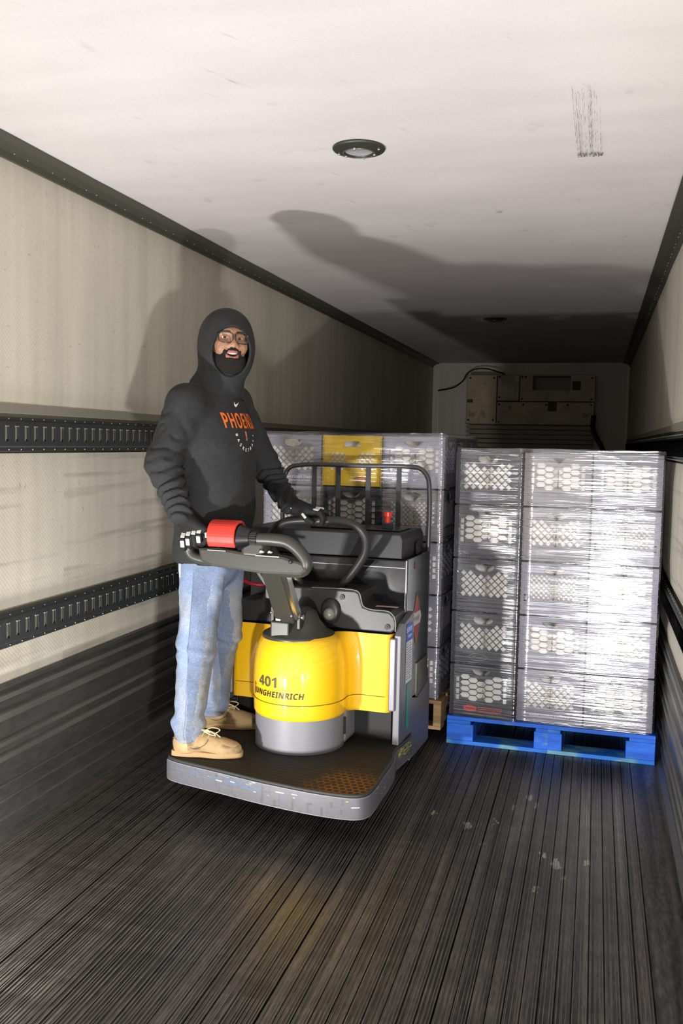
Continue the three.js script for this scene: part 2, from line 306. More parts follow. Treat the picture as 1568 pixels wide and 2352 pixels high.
{ // front bulkhead and the cooling unit
  structure('wall_front', 'dim trailer bulkhead behind the cooling unit', bx(XR - XL + 0.16, HC + 0.2, 0.1, (XL + XR) / 2, HC / 2, ZB - 0.02), wallMat);
  for (const x of [0.0, 2.37]) { const e = structure(`trim_${++trimN}`, x < 1 ? 'pale corner strip of the bulkhead nearest the man' : 'pale corner strip of the bulkhead on the blue pallet side', bx(0.02, HC - 0.02, 0.02, x, HC / 2 - 0.01, ZB + 0.03), M(0xc8c2b0, 0.5, 0.3)); }
  const t = thing('cooling_unit', 'stained tan metal cooling unit high on the bulkhead, with dark air opening', 'cooling unit', [0, 0, -11.95]);
  const tan = tri(M(0xffffff, 0.55, 0.1, { map: dataTex(512, 512, (u, v) => { const d = fbm(u * 9, v * 9, 121, 4), k = 0.72 + 0.18 * (d - 0.5) - 0.9 * Math.max(0, fbm(u * 22, v * 14, 125, 3) - 0.66); return [k, k * 0.9, k * 0.74]; }) }), 1.4);
  const gry = tri(M(0xffffff, 0.5, 0.4, { map: dataTex(256, 256, (u, v) => { const k = 0.56 + 0.2 * (fbm(u * 9, v * 9, 131, 4) - 0.5); return [k, k * 0.93, k * 0.83]; }) }), 1);
  const pnl = (x0, x1, y0, y1, m) => mesh('panel', bx(x1 - x0 - 0.008, y1 - y0 - 0.008, 0.02, (x0 + x1) / 2, (y0 + y1) / 2, 0, 0.006), m, t);
  const hm = M(0x9a9484, 0.6, 0.2); // hollow housing: the air opening looks into it
  mesh('housing', [bx(1.57, 0.62, 0.02, 1.19, 2.09, -0.26), bx(1.57, 0.02, 0.25, 1.19, 2.39, -0.135), bx(1.57, 0.02, 0.25, 1.19, 1.79, -0.135), bx(0.02, 0.62, 0.25, 0.415, 2.09, -0.135), bx(0.02, 0.62, 0.25, 1.965, 2.09, -0.135)], hm, t);
  pnl(0.41, 0.79, 1.78, 2.4, tan); pnl(0.79, 1.07, 2.07, 2.4, gry); pnl(0.79, 1.98, 1.78, 2.065, tan);
  { const s = shape([[1.075, 2.074], [1.975, 2.074], [1.975, 2.396], [1.075, 2.396]]), h = new THREE.Path(); h.moveTo(1.23, 2.21); h.lineTo(1.23, 2.39); h.lineTo(1.69, 2.39); h.lineTo(1.69, 2.21); h.closePath(); s.holes.push(h); mesh('air_panel', ext(s, 0.02).translate(0, 0, -0.01), tan, t); }
  mesh('fan_chamber', [bx(0.02, 0.3, 0.22, 1.2, 2.24, -0.13), bx(0.02, 0.3, 0.22, 1.72, 2.24, -0.13), bx(0.54, 0.02, 0.22, 1.46, 2.14, -0.13)], hm, t);
  mesh('label_plate', bx(0.1, 0.11, 0.004, 1.76, 2.265, 0.013), M(0x33322c, 0.6), t); mesh('label_plate', bx(0.11, 0.11, 0.004, 1.475, 2.005, 0.013), M(0x3a392f, 0.6), t); mesh('label_plate', bx(0.07, 0.045, 0.004, 0.455, 2.07, 0.013), M(0x3a392f, 0.6), t);
  for (const [x, y] of [[0.45, 2.36], [0.75, 2.36], [0.44, 1.83], [0.75, 1.83], [0.82, 2.37], [0.82, 2.12], [1.1, 2.37], [1.14, 2.37], [1.1, 2.1], [1.94, 2.36], [1.94, 2.1], [0.82, 2.03], [0.82, 1.81], [1.12, 2.03], [1.4, 2.03], [1.66, 2.03], [1.94, 2.03]]) mesh('bolt', sp(0.012, x, y, 0.012, 8, 6), M(0x22211d, 0.5, 0.5), t);
  for (let k = 0; k < 6; k++) mesh('grille_slat', bx(1.56, 0.045, 0.02, 1.19, 1.745 - k * 0.058, -0.03 - 0.004 * k), M(0x8a8474, 0.6, 0.3), t);
  tag(mesh('cable', tube([[0.0, 2.21, -12.19], [0.22, 2.25, -12.1], [0.34, 2.33, -12.05], [0.4, 2.42, -12.0], [0.49, 2.47, -12.0], [0.63, 2.48, -12.0], [0.88, 2.41, -11.96]], 0.009, 60, 6), M(0x111111, 0.6)), 'thin black cable looping to the top of the cooling unit', 'cable');
  tag(mesh('drain_hose', tube([[1.975, 1.9, -11.9], [1.975, 1.74, -11.86], [2.02, 1.63, -11.8], [2.1, 1.48, -11.8], [2.14, 1.2, -11.85], [2.14, 0.3, -11.9], [2.14, 0.02, -11.9]], 0.03, 50, 10), M(0x151515, 0.5)), 'black drain hose hanging from the corner of the cooling unit', 'hose');
}
// the two flash heads on the floor, outside the frame
FLASHES.forEach(([p, aim, power], i) => {
  const t = thing('flash_head', i ? 'small flash head on the floor by the wall behind the man' : 'small flash head on the floor by the wall on the blue pallet side', 'flash', [p[0], 0, p[2]]);
  const d = V(...aim).sub(V(...p)).normalize(), q = new THREE.Quaternion().setFromUnitVectors(V(0, 0, 1), d), put = (g) => { g.applyQuaternion(q); return g.translate(0, p[1], 0); };
  mesh('body', [put(bx(0.16, 0.11, 0.09, 0, 0, -0.06, 0.01))], M(0x151515, 0.5), t); mesh('foot', [bx(0.1, 0.012, 0.08, 0, 0.006, 0), bx(0.02, p[1] - 0.04, 0.02, -d.x * 0.06, (p[1] - 0.04) / 2, -d.z * 0.06)], M(0x111111, 0.5), t);
  mesh('flash_lamp', put(bx(FLASH_SIZE[0], FLASH_SIZE[1], 0.004, 0, 0, -0.012)), M(0xffffff, 0.4, 0, { emissive: 0xfffdfb, emissiveIntensity: 3 }), t);
  const l = new THREE.RectAreaLight(0xfffdfb, power, ...FLASH_SIZE); l.position.set(...p); l.lookAt(...aim); scene.add(l);
});

/* ---------- electric pallet truck ---------- */
const JACK = [0.8, 0, -3.6], JT = -0.07;
const jackMats = {
  yellow: P(0xf6c000, 0.55, 0, { clearcoat: 1, clearcoatRoughness: 0.06 }),
  plastic: tri(M(0x2c2c2a, 0.4, 0, { bumpMap: grain, bumpScale: 0.0001 }), 0.8),
  tiller: tri(M(0x3b3b36, 0.38, 0, { bumpMap: grain, bumpScale: 0.00008 }), 0.8),
  black: P(0x141417, 0.28, 0.0, { clearcoat: 0.3, clearcoatRoughness: 0.3 }),
  soft: tri(M(0x1f1f22, 0.5, 0, { bumpMap: grain, bumpScale: 0.0001 }), 0.8),
  silver: tri(M(0x7f7e84, 0.5, 0.12, { bumpMap: grain, bumpScale: 0.00015 }), 0.6),
  side: tri(M(0x737378, 0.45, 0.4, { bumpMap: grain, bumpScale: 0.0002 }), 0.7),
  sheet: tri(M(0x55565a, 0.22, 0.8, { bumpMap: grain, bumpScale: 0.0003 }), 1.2),
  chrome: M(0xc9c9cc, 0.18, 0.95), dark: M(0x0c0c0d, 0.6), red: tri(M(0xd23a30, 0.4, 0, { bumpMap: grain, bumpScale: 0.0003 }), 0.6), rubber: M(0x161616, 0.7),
};
{
  const K = jackMats;
  const t = thing('pallet_truck', 'yellow and grey ride-on electric pallet truck lifting the crates on bare wood', 'pallet truck', JACK, JT);
  // platform outline traced in the truck's own frame, metres
  const world = [[0.352, -3.485], [0.372, -3.465], [0.402, -3.45], [0.63, -3.387], [0.824, -3.335], [1.011, -3.3], [1.083, -3.292], [1.165, -3.29], [1.2, -3.294], [1.23, -3.308], [1.25, -3.335], [1.26, -3.385], [1.264, -3.535], [1.265, -3.74], [1.25, -3.85]];
  const c = Math.cos(JT), s = Math.sin(JT), toL = ([x, z]) => { const dx = x - JACK[0], dz = z - JACK[2]; return [dx * c - dz * s, dx * s + dz * c]; };
  let out = world.map(toL); out.push([0.4, -0.6], [-0.4, -0.6], [-0.44, -0.25], [-0.448, 0.05]);
  const cx = 0, cz = -0.1;
  const inset = (o, d) => out.map(([x, z]) => { const a = x - cx, b = z - cz, l = Math.hypot(a, b); return [x - (a / l) * d, z - (b / l) * d]; });
  const flatPlate = (pts, y0, y1, bev) => { const g = ext(pts.map(([x, z]) => [x, -z]), y1 - y0 - 2 * bev, bev); g.rotateX(-Math.PI / 2); return g.translate(0, y0 + bev, 0); };
  const smooth = (pts, n = 120) => { const cv = new THREE.CatmullRomCurve3(pts.map(([x, z]) => V(x, 0, z)), true, 'centripetal'); return cv.getPoints(n).slice(0, -1).map((p) => [p.x, p.z]); };
  const steelMap = canvasTex(1024, 128, (g2, w, h) => {
    g2.fillStyle = '#5f5e63'; g2.fillRect(0, 0, w, h); let q = 5; const r = () => { q = (q * 16807) % 2147483647; return q / 2147483647; };
    for (let k = 0; k < 2600; k++) { const v = 75 + r() * 55 | 0; g2.fillStyle = `rgba(${v},${v},${v + 4},0.25)`; g2.fillRect(r() * w, r() * h, 2 + r() * 9, 1 + r() * 2); }
    for (let k = 0; k < 160; k++) { g2.fillStyle = `rgba(40,38,36,${0.05 + 0.16 * r()})`; const y = r() * h; g2.fillRect(r() * w, y, 1 + r() * 3, Math.min(h - y, 8 + r() * 60)); }
    for (let k = 0; k < 110; k++) { g2.fillStyle = ['rgba(196,205,40,0.8)', 'rgba(70,110,150,0.7)', 'rgba(60,60,60,0.6)', 'rgba(205,205,205,0.7)'][(r() * 4) | 0]; g2.fillRect(r() * w, r() * h * 0.6, 2 + r() * 10, 1 + r() * 5); }
    for (let k = 0; k < 40; k++) { g2.fillStyle = 'rgba(205,215,40,0.85)'; g2.fillRect(w * (0.44 + 0.06 * r()), h * (0.1 + 0.4 * r()), 2 + r() * 7, 2 + r() * 6); g2.fillStyle = 'rgba(45,45,45,0.7)'; g2.fillRect(w * (0.45 + 0.06 * r()), h * (0.1 + 0.6 * r()), 2 + r() * 8, 2 + r() * 4); g2.fillStyle = 'rgba(70,110,160,0.6)'; g2.fillRect(w * (0.02 + 0.12 * r()), h * (0.05 + 0.4 * r()), 2 + r() * 12, 2 + r() * 4); }
  });
  const O = smooth(out, 160);
  { // skirt with its own uv around the edge
    const g = new THREE.BufferGeometry(), pos = [], uv = [], idx = []; let acc = 0; const prof = [[0.006, 0.108], [0, 0.114], [0, 0.186], [0.006, 0.192]];
    const n = O.length; let tot = 0; for (let i = 0; i < n; i++) tot += Math.hypot(O[(i + 1) % n][0] - O[i][0], O[(i + 1) % n][1] - O[i][1]);
    for (let i = 0; i <= n; i++) { const p = O[i % n], l = Math.hypot(p[0] - cx, p[1] - cz); prof.forEach(([d, y], j) => { pos.push(p[0] * (1 - d / l), y, cz + (p[1] - cz) * (1 - d / l)); uv.push(acc / tot, (y - 0.1) / 0.1); }); const nx = O[(i + 1) % n]; acc += Math.hypot(nx[0] - p[0], nx[1] - p[1]); }
    for (let i = 0; i < n; i++) for (let j = 0; j < 3; j++) { const a = i * 4 + j; idx.push(a, a + 4, a + 1, a + 1, a + 4, a + 5); }
    g.setAttribute('position', new THREE.Float32BufferAttribute(pos, 3)); g.setAttribute('uv', new THREE.Float32BufferAttribute(uv, 2)); g.setIndex(idx); g.computeVertexNormals();
    mesh('platform_skirt', g, M(0xffffff, 0.55, 0.15, { map: steelMap }), t).userData.label = 'scratched silver steel edge with yellow and blue paint rubs';
  }
  mesh('platform', flatPlate(smooth(inset(out, 0.003), 160), 0.108, 0.192, 0), K.silver, t);
  { // rubber mat with raised dots, worn to orange at one corner
    const g = flatPlate(smooth(inset(out, 0.012), 160), 0.1915, 0.203, 0.003); const gf = flat(g), p = gf.attributes.position, uv = gf.attributes.uv; for (let i = 0; i < p.count; i++) uv.setXY(i, (p.getX(i) + 0.5) / 1, (p.getZ(i) + 0.65) / 1);
    const dots = (u, v) => { const a = u * 36, b = v * 36, r = (Math.floor(b) & 1) * 0.5, du = a + r - Math.floor(a + r) - 0.5, dv = b - Math.floor(b) - 0.5; return step(0.42, 0.3, Math.hypot(du, dv)); };
    mesh('rubber_mat', gf, M(0xffffff, 0.75, 0, {
      map: dataTex(1024, 1024, (u, v) => { const x = u - 0.5, z = v - 0.65, d = dots(u, v), w = clamp(1.25 - Math.hypot((x - 0.36) / 0.17, (z - 0.2) / 0.2)) * step(0.25, 0.6, fbm(u * 9, v * 9, 5, 3)), w2 = clamp(1 - Math.hypot((x - 0.2) / 0.34, (z - 0.12) / 0.3)) * step(0.4, 0.75, fbm(u * 40, v * 40, 8, 3)) * 0.22; const o = clamp(w * 1.3 + w2) * (1 - 0.85 * d), k = 0.08 + 0.05 * (noise(u * 200, v * 200, 2) - 0.5); return [k + o * 0.42, k + o * 0.21, k * 0.97 - o * 0.03]; }),
      bumpMap: dataTex(1024, 1024, (u, v) => 1 - dots(u, v), false), bumpScale: 0.002,
    }), t);
  }
  mesh('mat_edge', tube(smooth(inset(out, 0.011), 90).map(([x, z]) => [x, 0.198, z]), 0.0065, 260, 8, true), tri(M(0x343434, 0.6, 0, { bumpMap: grain, bumpScale: 0.0003 }), 0.5), t);
  // yellow shell: drum with two wings
  const zc = -0.245, zw = -0.335, ue = 0.379;
  const outline = (R, grow = 0) => {
    const pts = [], r = 0.055, w = zw + grow, e = ue + grow; R += grow;
    const uf = Math.sqrt((R + r) ** 2 - (w + r - zc) ** 2), zf = w + r, a0 = Math.atan2(zc - zf, -uf); // fillet centre (uf, zf)
    const arc = (x0, z0, rad, a, b, n) => { for (let k = 0; k <= n; k++) { const q = mix(a, b, k / n); pts.push([x0 + rad * Math.cos(q), z0 + rad * Math.sin(q)]); } };
    const d = Math.atan2(zf - zc, uf); // direction from the drum centre to the fillet centre
    pts.push([e, w - 0.1]); arc(e - 0.03, w - 0.03, 0.03, 0, Math.PI / 2, 6);
    arc(uf, zf, r, -Math.PI / 2, -Math.PI + d, 10); arc(0, zc, R, d, Math.PI - d, 44);
    arc(-uf, zf, r, -d, -Math.PI / 2, 10); arc(-e + 0.03, w - 0.03, 0.03, Math.PI / 2, Math.PI, 6); pts.push([-e, w - 0.1]);
    return pts;
  };
  const prof = [[0.345, 0.194], [0.35, 0.2], [0.36, 0.203], [0.408, 0.205], [0.411, 0.2035], [0.419, 0.2035], [0.422, 0.205], [0.47, 0.206], [0.52, 0.205], [0.57, 0.202], [0.61, 0.196], [0.645, 0.186], [0.67, 0.174], [0.688, 0.158], [0.69, 0.13]];
  const skin = (ring, ys) => { const g = new THREE.BufferGeometry(), pos = [], idx = []; const rs = ys.map(([y, R]) => ring(R, y)), n = rs[0].length; rs.forEach((r, j) => r.forEach(([x, z]) => pos.push(x, ys[j][0], z))); for (let j = 0; j < ys.length - 1; j++) for (let i = 0; i < n - 1; i++) { const a = j * n + i; idx.push(a, a + 1, a + n, a + 1, a + n + 1, a + n); } g.setAttribute('position', new THREE.Float32BufferAttribute(pos, 3)); g.setIndex(idx); g.computeVertexNormals(); g.setAttribute('uv', new THREE.Float32BufferAttribute(new Float32Array(pos.length / 3 * 2), 2)); return g; };
  const shell = mesh('shell', [skin((R) => outline(R), prof), skin((R) => { const o = outline(0.158); return o; }, [[0.688, 0], [0.6885, 0]])], K.yellow, t); shell.userData.label = 'glossy yellow drum cover with side wings';
  { const o = outline(0.2045).slice(6, -6).map(([x, z]) => [x, 0.415, z]); mesh('seam', tube(o.map(([x, y, z]) => [x * 1.001, y, z + 0.0003]), 0.0014, 160, 5), M(0x6d5206, 0.6), shell); }
  { // lettering on the drum
    const tx = canvasTex(1024, 512, (g2, w, h) => {
      g2.clearRect(0, 0, w, h); g2.fillStyle = '#4b4a3c'; g2.font = 'bold 215px sans-serif'; g2.textBaseline = 'alphabetic';
      g2.fillText('401', 190, 270);
      g2.fillStyle = '#1d1a12'; g2.save(); g2.transform(1, 0, -0.14, 1, 0, 0); g2.font = 'bold 128px sans-serif';
      const word = 'JUNGHEINRICH', tw = g2.measureText(word).width; g2.translate(118, 425); g2.scale(840 / tw, 1); g2.fillText(word, 0, 0); g2.restore();
      g2.strokeStyle = '#c8341c'; g2.fillStyle = '#c8341c'; g2.lineWidth = 17; g2.beginPath(); g2.moveTo(52, 400); g2.lineTo(62, 300); g2.stroke(); g2.beginPath(); g2.moveTo(66, 255); g2.lineTo(34, 308); g2.lineTo(94, 308); g2.fill();
      g2.strokeStyle = '#1d1a12'; g2.beginPath(); g2.moveTo(52, 395); g2.quadraticCurveTo(52, 420, 90, 418); g2.stroke();
    });
    const a0 = -0.92, a1 = 0.63, g = new THREE.BufferGeometry(), pos = [], uv = [], idx = [], n = 40, m = 6;
    for (let j = 0; j <= m; j++) for (let i = 0; i <= n; i++) { const a = mix(a0, a1, i / n), y = mix(0.42, 0.56, j / m); pos.push(0.2082 * Math.sin(a), y, zc + 0.2082 * Math.cos(a)); uv.push(i / n, j / m); }
    for (let j = 0; j < m; j++) for (let i = 0; i < n; i++) { const a = j * (n + 1) + i; idx.push(a, a + 1, a + n + 1, a + 1, a + n + 2, a + n + 1); }
    g.setAttribute('position', new THREE.Float32BufferAttribute(pos, 3)); g.setAttribute('uv', new THREE.Float32BufferAttribute(uv, 2)); g.setIndex(idx); g.computeVertexNormals();
    mesh('lettering', g, P(0xffffff, 0.55, 0, { map: tx, transparent: true, clearcoat: 1, clearcoatRoughness: 0.06 }), shell);
  }
  // silver foot of the drum
  mesh('drum_base', [new THREE.CylinderGeometry(0.196, 0.196, 0.15, 64, 1, true).translate(0, 0.277, zc), bx(0.36, 0.17, 0.3, 0.02, 0.287, -0.42, 0.02)], K.silver, t);
  mesh('slot_shade_patch', [bx(0.012, 0.075, 0.008, 0.199, 0.29, zc - 0.02, 0.003)], K.dark, t);  // near-black patch: the shade inside a slot put in as colour
  // dark cap with the tiller yoke
  const cap = mesh('cap', [lathe([[0.0, 0.8], [0.05, 0.797], [0.075, 0.78], [0.09, 0.745], [0.125, 0.705], [0.155, 0.69], [0.16, 0.682], [0.158, 0.668], [0.15, 0.662]], 56).translate(-0.008, 0, -0.235), bx(0.085, 0.075, 0.08, -0.045, 0.718, -0.14, 0.008)], K.tiller, t);
  for (const u of [-0.085, 0.035]) mesh('yoke_plate', bx(0.016, 0.09, 0.07, u, 0.77, -0.15, 0.004), K.plastic, t);
  mesh('pivot_pin', [bar([-0.095, 0.775, -0.135], [0.05, 0.775, -0.135], 0.012)], K.chrome, t);
  mesh('reflector_block', bx(0.022, 0.026, 0.02, -0.05, 0.772, -0.105, 0.002), M(0xe9e4cf, 0.4), t);
  // stem
  {
    const q = [-0.022, 0.765, -0.13], r = [0.012, 1.03, 0.13], st = new THREE.Group(); const dir = V(...r).sub(V(...q)), len = dir.length();
    const put = (g) => { g.applyQuaternion(new THREE.Quaternion().setFromUnitVectors(V(0, 1, 0), dir.clone().normalize())); return g.translate((q[0] + r[0]) / 2, (q[1] + r[1]) / 2, (q[2] + r[2]) / 2); };
    const stem = mesh('tiller_stem', [put(bx(0.088, len, 0.05, 0, 0, 0, 0.01))], K.tiller, t);
    mesh('chrome_edge', [put(bx(0.02, len * 0.92, 0.046, 0.052, 0.01, -0.004, 0.006))], K.chrome, stem);
    for (const u of [-0.05, 0.04]) mesh('bolt', [put(sp(0.006, u, -len * 0.32, 0.026, 10, 8))], K.chrome, stem);
  }
  { // tiller head
    const h = mesh('tiller_head', [
      ext([[-0.285, 1.085], [-0.275, 1.03], [-0.22, 1.012], [0.0, 0.996], [0.16, 1.0], [0.185, 1.02], [0.17, 1.05], [0.08, 1.072], [-0.05, 1.075], [-0.2, 1.09]], 0.03, 0.012).translate(0, 0, 0.14),
      bx(0.1, 0.07, 0.085, -0.05, 1.09, 0.14, 0.02), bx(0.26, 0.02, 0.07, -0.12, 1.055, 0.135, 0.008),
    ], K.tiller, t);
    mesh('grip_loop', [tube([[-0.03, 1.131, 0.16], [0.04, 1.131, 0.16], [0.095, 1.124, 0.16], [0.145, 1.09, 0.158], [0.172, 1.048, 0.156], [0.158, 1.018, 0.152], [0.1, 1.01, 0.148], [0.04, 1.012, 0.145]], 0.025, 60, 16)], K.tiller, h);
    mesh('grip_loop', [tube([[-0.2, 1.131, 0.16], [-0.26, 1.128, 0.162], [-0.31, 1.112, 0.165], [-0.335, 1.085, 0.165], [-0.325, 1.052, 0.16], [-0.27, 1.035, 0.155], [-0.2, 1.04, 0.15]], 0.021, 60, 16)], K.tiller, h);
    const knob = []; for (let k = 0; k < 22; k++) { const a = (k / 22) * Math.PI * 2; knob.push(bx(0.03, 0.005, 0.005, -0.045, 1.131 + Math.sin(a) * 0.028, 0.16 + Math.cos(a) * 0.028)); }
    mesh('throttle_knob', [bar([-0.06, 1.131, 0.16], [-0.03, 1.131, 0.16], 0.028, 24), bar([-0.105, 1.131, 0.16], [-0.06, 1.131, 0.16], 0.052, 24, 0.034), ...knob], K.black, h);
    { // red safety button: a hollow half barrel
      const pr = []; for (let k = 0; k <= 18; k++) { const a = mix(-0.75, 2.5, k / 18); pr.push([-0.062 * Math.cos(a), 0.062 * Math.sin(a)]); } for (let k = 18; k >= 0; k--) { const a = mix(-0.75, 2.5, k / 18); pr.push([-0.05 * Math.cos(a), 0.05 * Math.sin(a)]); }
      const g = ext(pr, 0.112, 0.004); g.rotateY(Math.PI / 2); g.translate(-0.228, 1.137, 0.15);
      mesh('safety_button', g, K.red, h).userData.label = 'red curved safety button';
    }
    mesh('button_hub', [bar([-0.25, 1.13, 0.145], [-0.1, 1.13, 0.145], 0.046, 24)], K.black, h);
    for (const u of [0.0, 0.035]) mesh('switch', [ext([[0, 0], [0.018, 0], [0.018, 0.004], [0.006, 0.009]], 0.012).translate(u - 0.01, 1.082, 0.185)], M(0xcfccbc, 0.5), h);
    mesh('bolt', [sp(0.009, 0.118, 1.052, 0.185, 10, 8)], K.plastic, h);
    mesh('trim_line', [bx(0.1, 0.004, 0.006, 0.02, 1.068, 0.184)], M(0x9d9d98, 0.4, 0.5), h); mesh('trim_line', [bx(0.08, 0.004, 0.006, -0.2, 1.078, 0.182)], M(0x9d9d98, 0.4, 0.5), h);
  }
  // grey cowl behind the drum
  const cw = [[-0.385, 0.692], [0.372, 0.692], [0.388, 0.705], [0.392, 0.735], [0.384, 0.765], [0.362, 0.785], [0.275, 0.79], [0.242, 0.8], [0.232, 0.825], [0.222, 0.858], [0.205, 0.868], [-0.205, 0.868], [-0.222, 0.858], [-0.232, 0.825], [-0.242, 0.8], [-0.275, 0.79], [-0.362, 0.785], [-0.39, 0.765]];
  const cowl = mesh('cowl', ext(cw, 0.2, 0.008, 3).translate(0, 0, -0.565), K.plastic, t);
  mesh('cowl_lip', tube([[0.39, 0.7, -0.362], [0.391, 0.735, -0.362], [0.382, 0.766, -0.362], [0.36, 0.785, -0.362], [0.275, 0.79, -0.362], [0.242, 0.802, -0.362], [0.222, 0.858, -0.362], [0.205, 0.868, -0.362], [0.0, 0.868, -0.362]], 0.003, 80, 6), M(0x777773, 0.4, 0.3), cowl);
  mesh('lamp_pod', [lathe([[0.0, 0.012], [0.03, 0.01], [0.044, 0], [0.05, -0.03], [0.042, -0.05]], 32).rotateX(Math.PI / 2).scale(1, 1.25, 1).translate(0.094, 0.77, -0.345)], K.plastic, cowl);
  mesh('lens', sp(0.028, 0.094, 0.76, -0.335, 20, 14).scale(1, 1, 1), P(0x8c8a80, 0.1, 0.2, { clearcoat: 1 }), cowl);
  for (const [u, y] of [[0.355, 0.72], [0.145, 0.835], [-0.355, 0.72]]) mesh('screw', [cy(0.012, 0.012, 0.006, 0, 0, 0, 16).rotateX(Math.PI / 2).translate(u, y, -0.354), cy(0.005, 0.005, 0.008, 0, 0, 0, 6).rotateX(Math.PI / 2).translate(u, y, -0.352)], K.soft, cowl);
  { const g = new THREE.PlaneGeometry(0.1, 0.035).rotateX(-Math.PI / 2).rotateY(0.04).translate(0.325, 0.7915, -0.45); mesh('warning_label', g, M(0xffffff, 0.5, 0, { map: canvasTex(256, 96, (q, w, h) => { q.fillStyle = '#d9d4c8'; q.fillRect(0, 0, w, h); q.fillStyle = '#d07a1c'; q.fillRect(0, 0, w, 16); q.fillStyle = '#7d7a70'; for (let k = 0; k < 6; k++) q.fillRect(12, 28 + k * 10, 150 + (k * 37) % 80, 4); }) }), cowl); }
  mesh('chassis', [bx(0.74, 0.52, 0.16, 0, 0.44, -0.48)], K.dark, t);
  mesh('foot_panel', [bx(0.14, 0.05, 0.01, 0.27, 0.315, -0.42)], K.silver, t);
  // side plates
  for (const q of [-1, 1]) {
    const pl = ext([[-0.345, 0.685], [-0.345, 0.205], [-0.375, 0.205], [-0.385, 0.17], [-0.42, 0.17], [-0.56, 0.2], [-0.56, 0.76], [-0.4, 0.73]], 0.022, 0.004).rotateY(-Math.PI / 2); pl.translate(q > 0 ? 0.417 : -0.395, 0, 0);
    const sp_ = mesh('side_plate', pl, K.side, t);
    mesh('corner_strip', [bx(0.028, 0.32, 0.02, q * 0.388, 0.515, -0.34, 0.006)], M(0x83818c, 0.4, 0.3), sp_);
    if (q > 0) {
      const lab = (z0, z1, y0, y1, m, nm, lb) => { const g = new THREE.PlaneGeometry(z1 - z0, y1 - y0).rotateY(Math.PI / 2).translate(0.4225, (y0 + y1) / 2, -(z0 + z1) / 2); const e = mesh(nm, g, m, sp_); if (lb) e.userData.label = lb; };
      lab(0.43, 0.535, 0.455, 0.72, M(0xffffff, 0.5, 0, { map: canvasTex(256, 640, (c2, w, h) => { c2.fillStyle = '#e4e6ec'; c2.fillRect(0, 0, w, h); c2.fillStyle = '#2a5ed0'; c2.fillRect(0, 0, w, 190); c2.fillStyle = '#eef'; c2.font = 'bold 74px sans-serif'; c2.fillText('SUPER', 10, 90); c2.font = 'bold 50px sans-serif'; c2.fillText('charge', 60, 150); c2.fillStyle = '#5f6f94'; for (let k = 0; k < 15; k++) { c2.fillRect(18, 215 + k * 27, 80 + (k * 53) % 40, 9); c2.fillRect(135, 215 + k * 27, 60 + (k * 31) % 50, 9); } }) }), 'notice', 'blue and white printed notice');
      lab(0.455, 0.5, 0.245, 0.45, M(0x2f9488, 0.5), 'tape', 'teal tape strip');
    }
  }
  // battery compartment
  const bat = mesh('battery_box', [bx(0.77, 0.8, 0.4, 0, 0.59, -0.74, 0.006)], tri(P(0xffffff, 0.25, 0.1, { map: dataTex(512, 512, (u, v) => { const k = 0.105 + 0.05 * (fbm(u * 7, v * 7, 141, 4) - 0.5) + 0.14 * Math.max(0, fbm(u * 26, v * 20, 145, 3) - 0.62); return [k, k * 1.0, k * 1.06]; }), roughnessMap: dataTex(256, 256, (u, v) => 0.75 + 0.6 * (fbm(u * 8, v * 8, 149, 4) - 0.5), false) }), 1), t);
  mesh('edge_strip', [bx(0.006, 0.73, 0.006, 0.386, 0.625, -0.538), bx(0.76, 0.004, 0.004, 0, 0.955, -0.539)], M(0x6b6b6e, 0.35, 0.6), bat);
  mesh('side_sheet', [bx(0.008, 0.66, 0.385, 0.389, 0.665, -0.74, 0.002)], K.sheet, bat);
  mesh('access_door', [bx(0.014, 0.17, 0.2, 0.394, 0.4, -0.82, 0.004)], tri(M(0x6a695f, 0.35, 0.7, { bumpMap: grain, bumpScale: 0.0003 }), 1), bat);
  for (const u of [0.405, -0.391]) mesh('lower_skirt', [ext([[-0.56, 0.36], [-0.56, 0.1], [-0.6, 0.055], [-0.95, 0.055], [-0.95, 0.36], [-0.72, 0.32]], 0.014, 0.002).rotateY(-Math.PI / 2).translate(u, 0, 0)], K.side, bat);
  { const g = new THREE.CircleGeometry(1, 4).scale(0.085, 0.13, 1).rotateY(Math.PI / 2).translate(0.3945, 0.7, -0.71); const p = g.attributes.position, uv = g.attributes.uv; for (let i = 0; i < p.count; i++) uv.setXY(i, (-(p.getZ(i) + 0.71) / 0.17) + 0.5, (p.getY(i) - 0.57) / 0.26);
    mesh('diamond_sticker', g, M(0xffffff, 0.4, 0, { map: canvasTex(256, 384, (c2, w, h) => { c2.fillStyle = '#7d6a4a'; c2.fillRect(0, 0, w, h); c2.fillStyle = '#a3281f'; c2.beginPath(); c2.moveTo(w / 2, 22); c2.lineTo(w - 16, h / 2); c2.lineTo(w / 2, h - 22); c2.lineTo(16, h / 2); c2.fill(); c2.save(); c2.translate(w / 2, h / 2); c2.rotate(0); c2.fillStyle = '#cfcac6'; c2.fillRect(-w / 2, -44, w, 88); c2.fillStyle = '#3a3030'; c2.font = 'bold 44px sans-serif'; c2.textAlign = 'center'; c2.fillText('POWER', 0, 16); c2.restore(); c2.strokeStyle = '#d8d2cc'; c2.lineWidth = 5; c2.beginPath(); c2.moveTo(w / 2, 40); c2.lineTo(w / 2, 140); c2.stroke(); }) }), bat).userData.label = 'red and white diamond sticker'; }
  mesh('socket', [cy(0.016, 0.016, 0.01, 0, 0, 0, 16).rotateZ(Math.PI / 2).translate(0.391, 0.955, -0.66)], M(0x6b3a18, 0.4, 0.3), bat); 
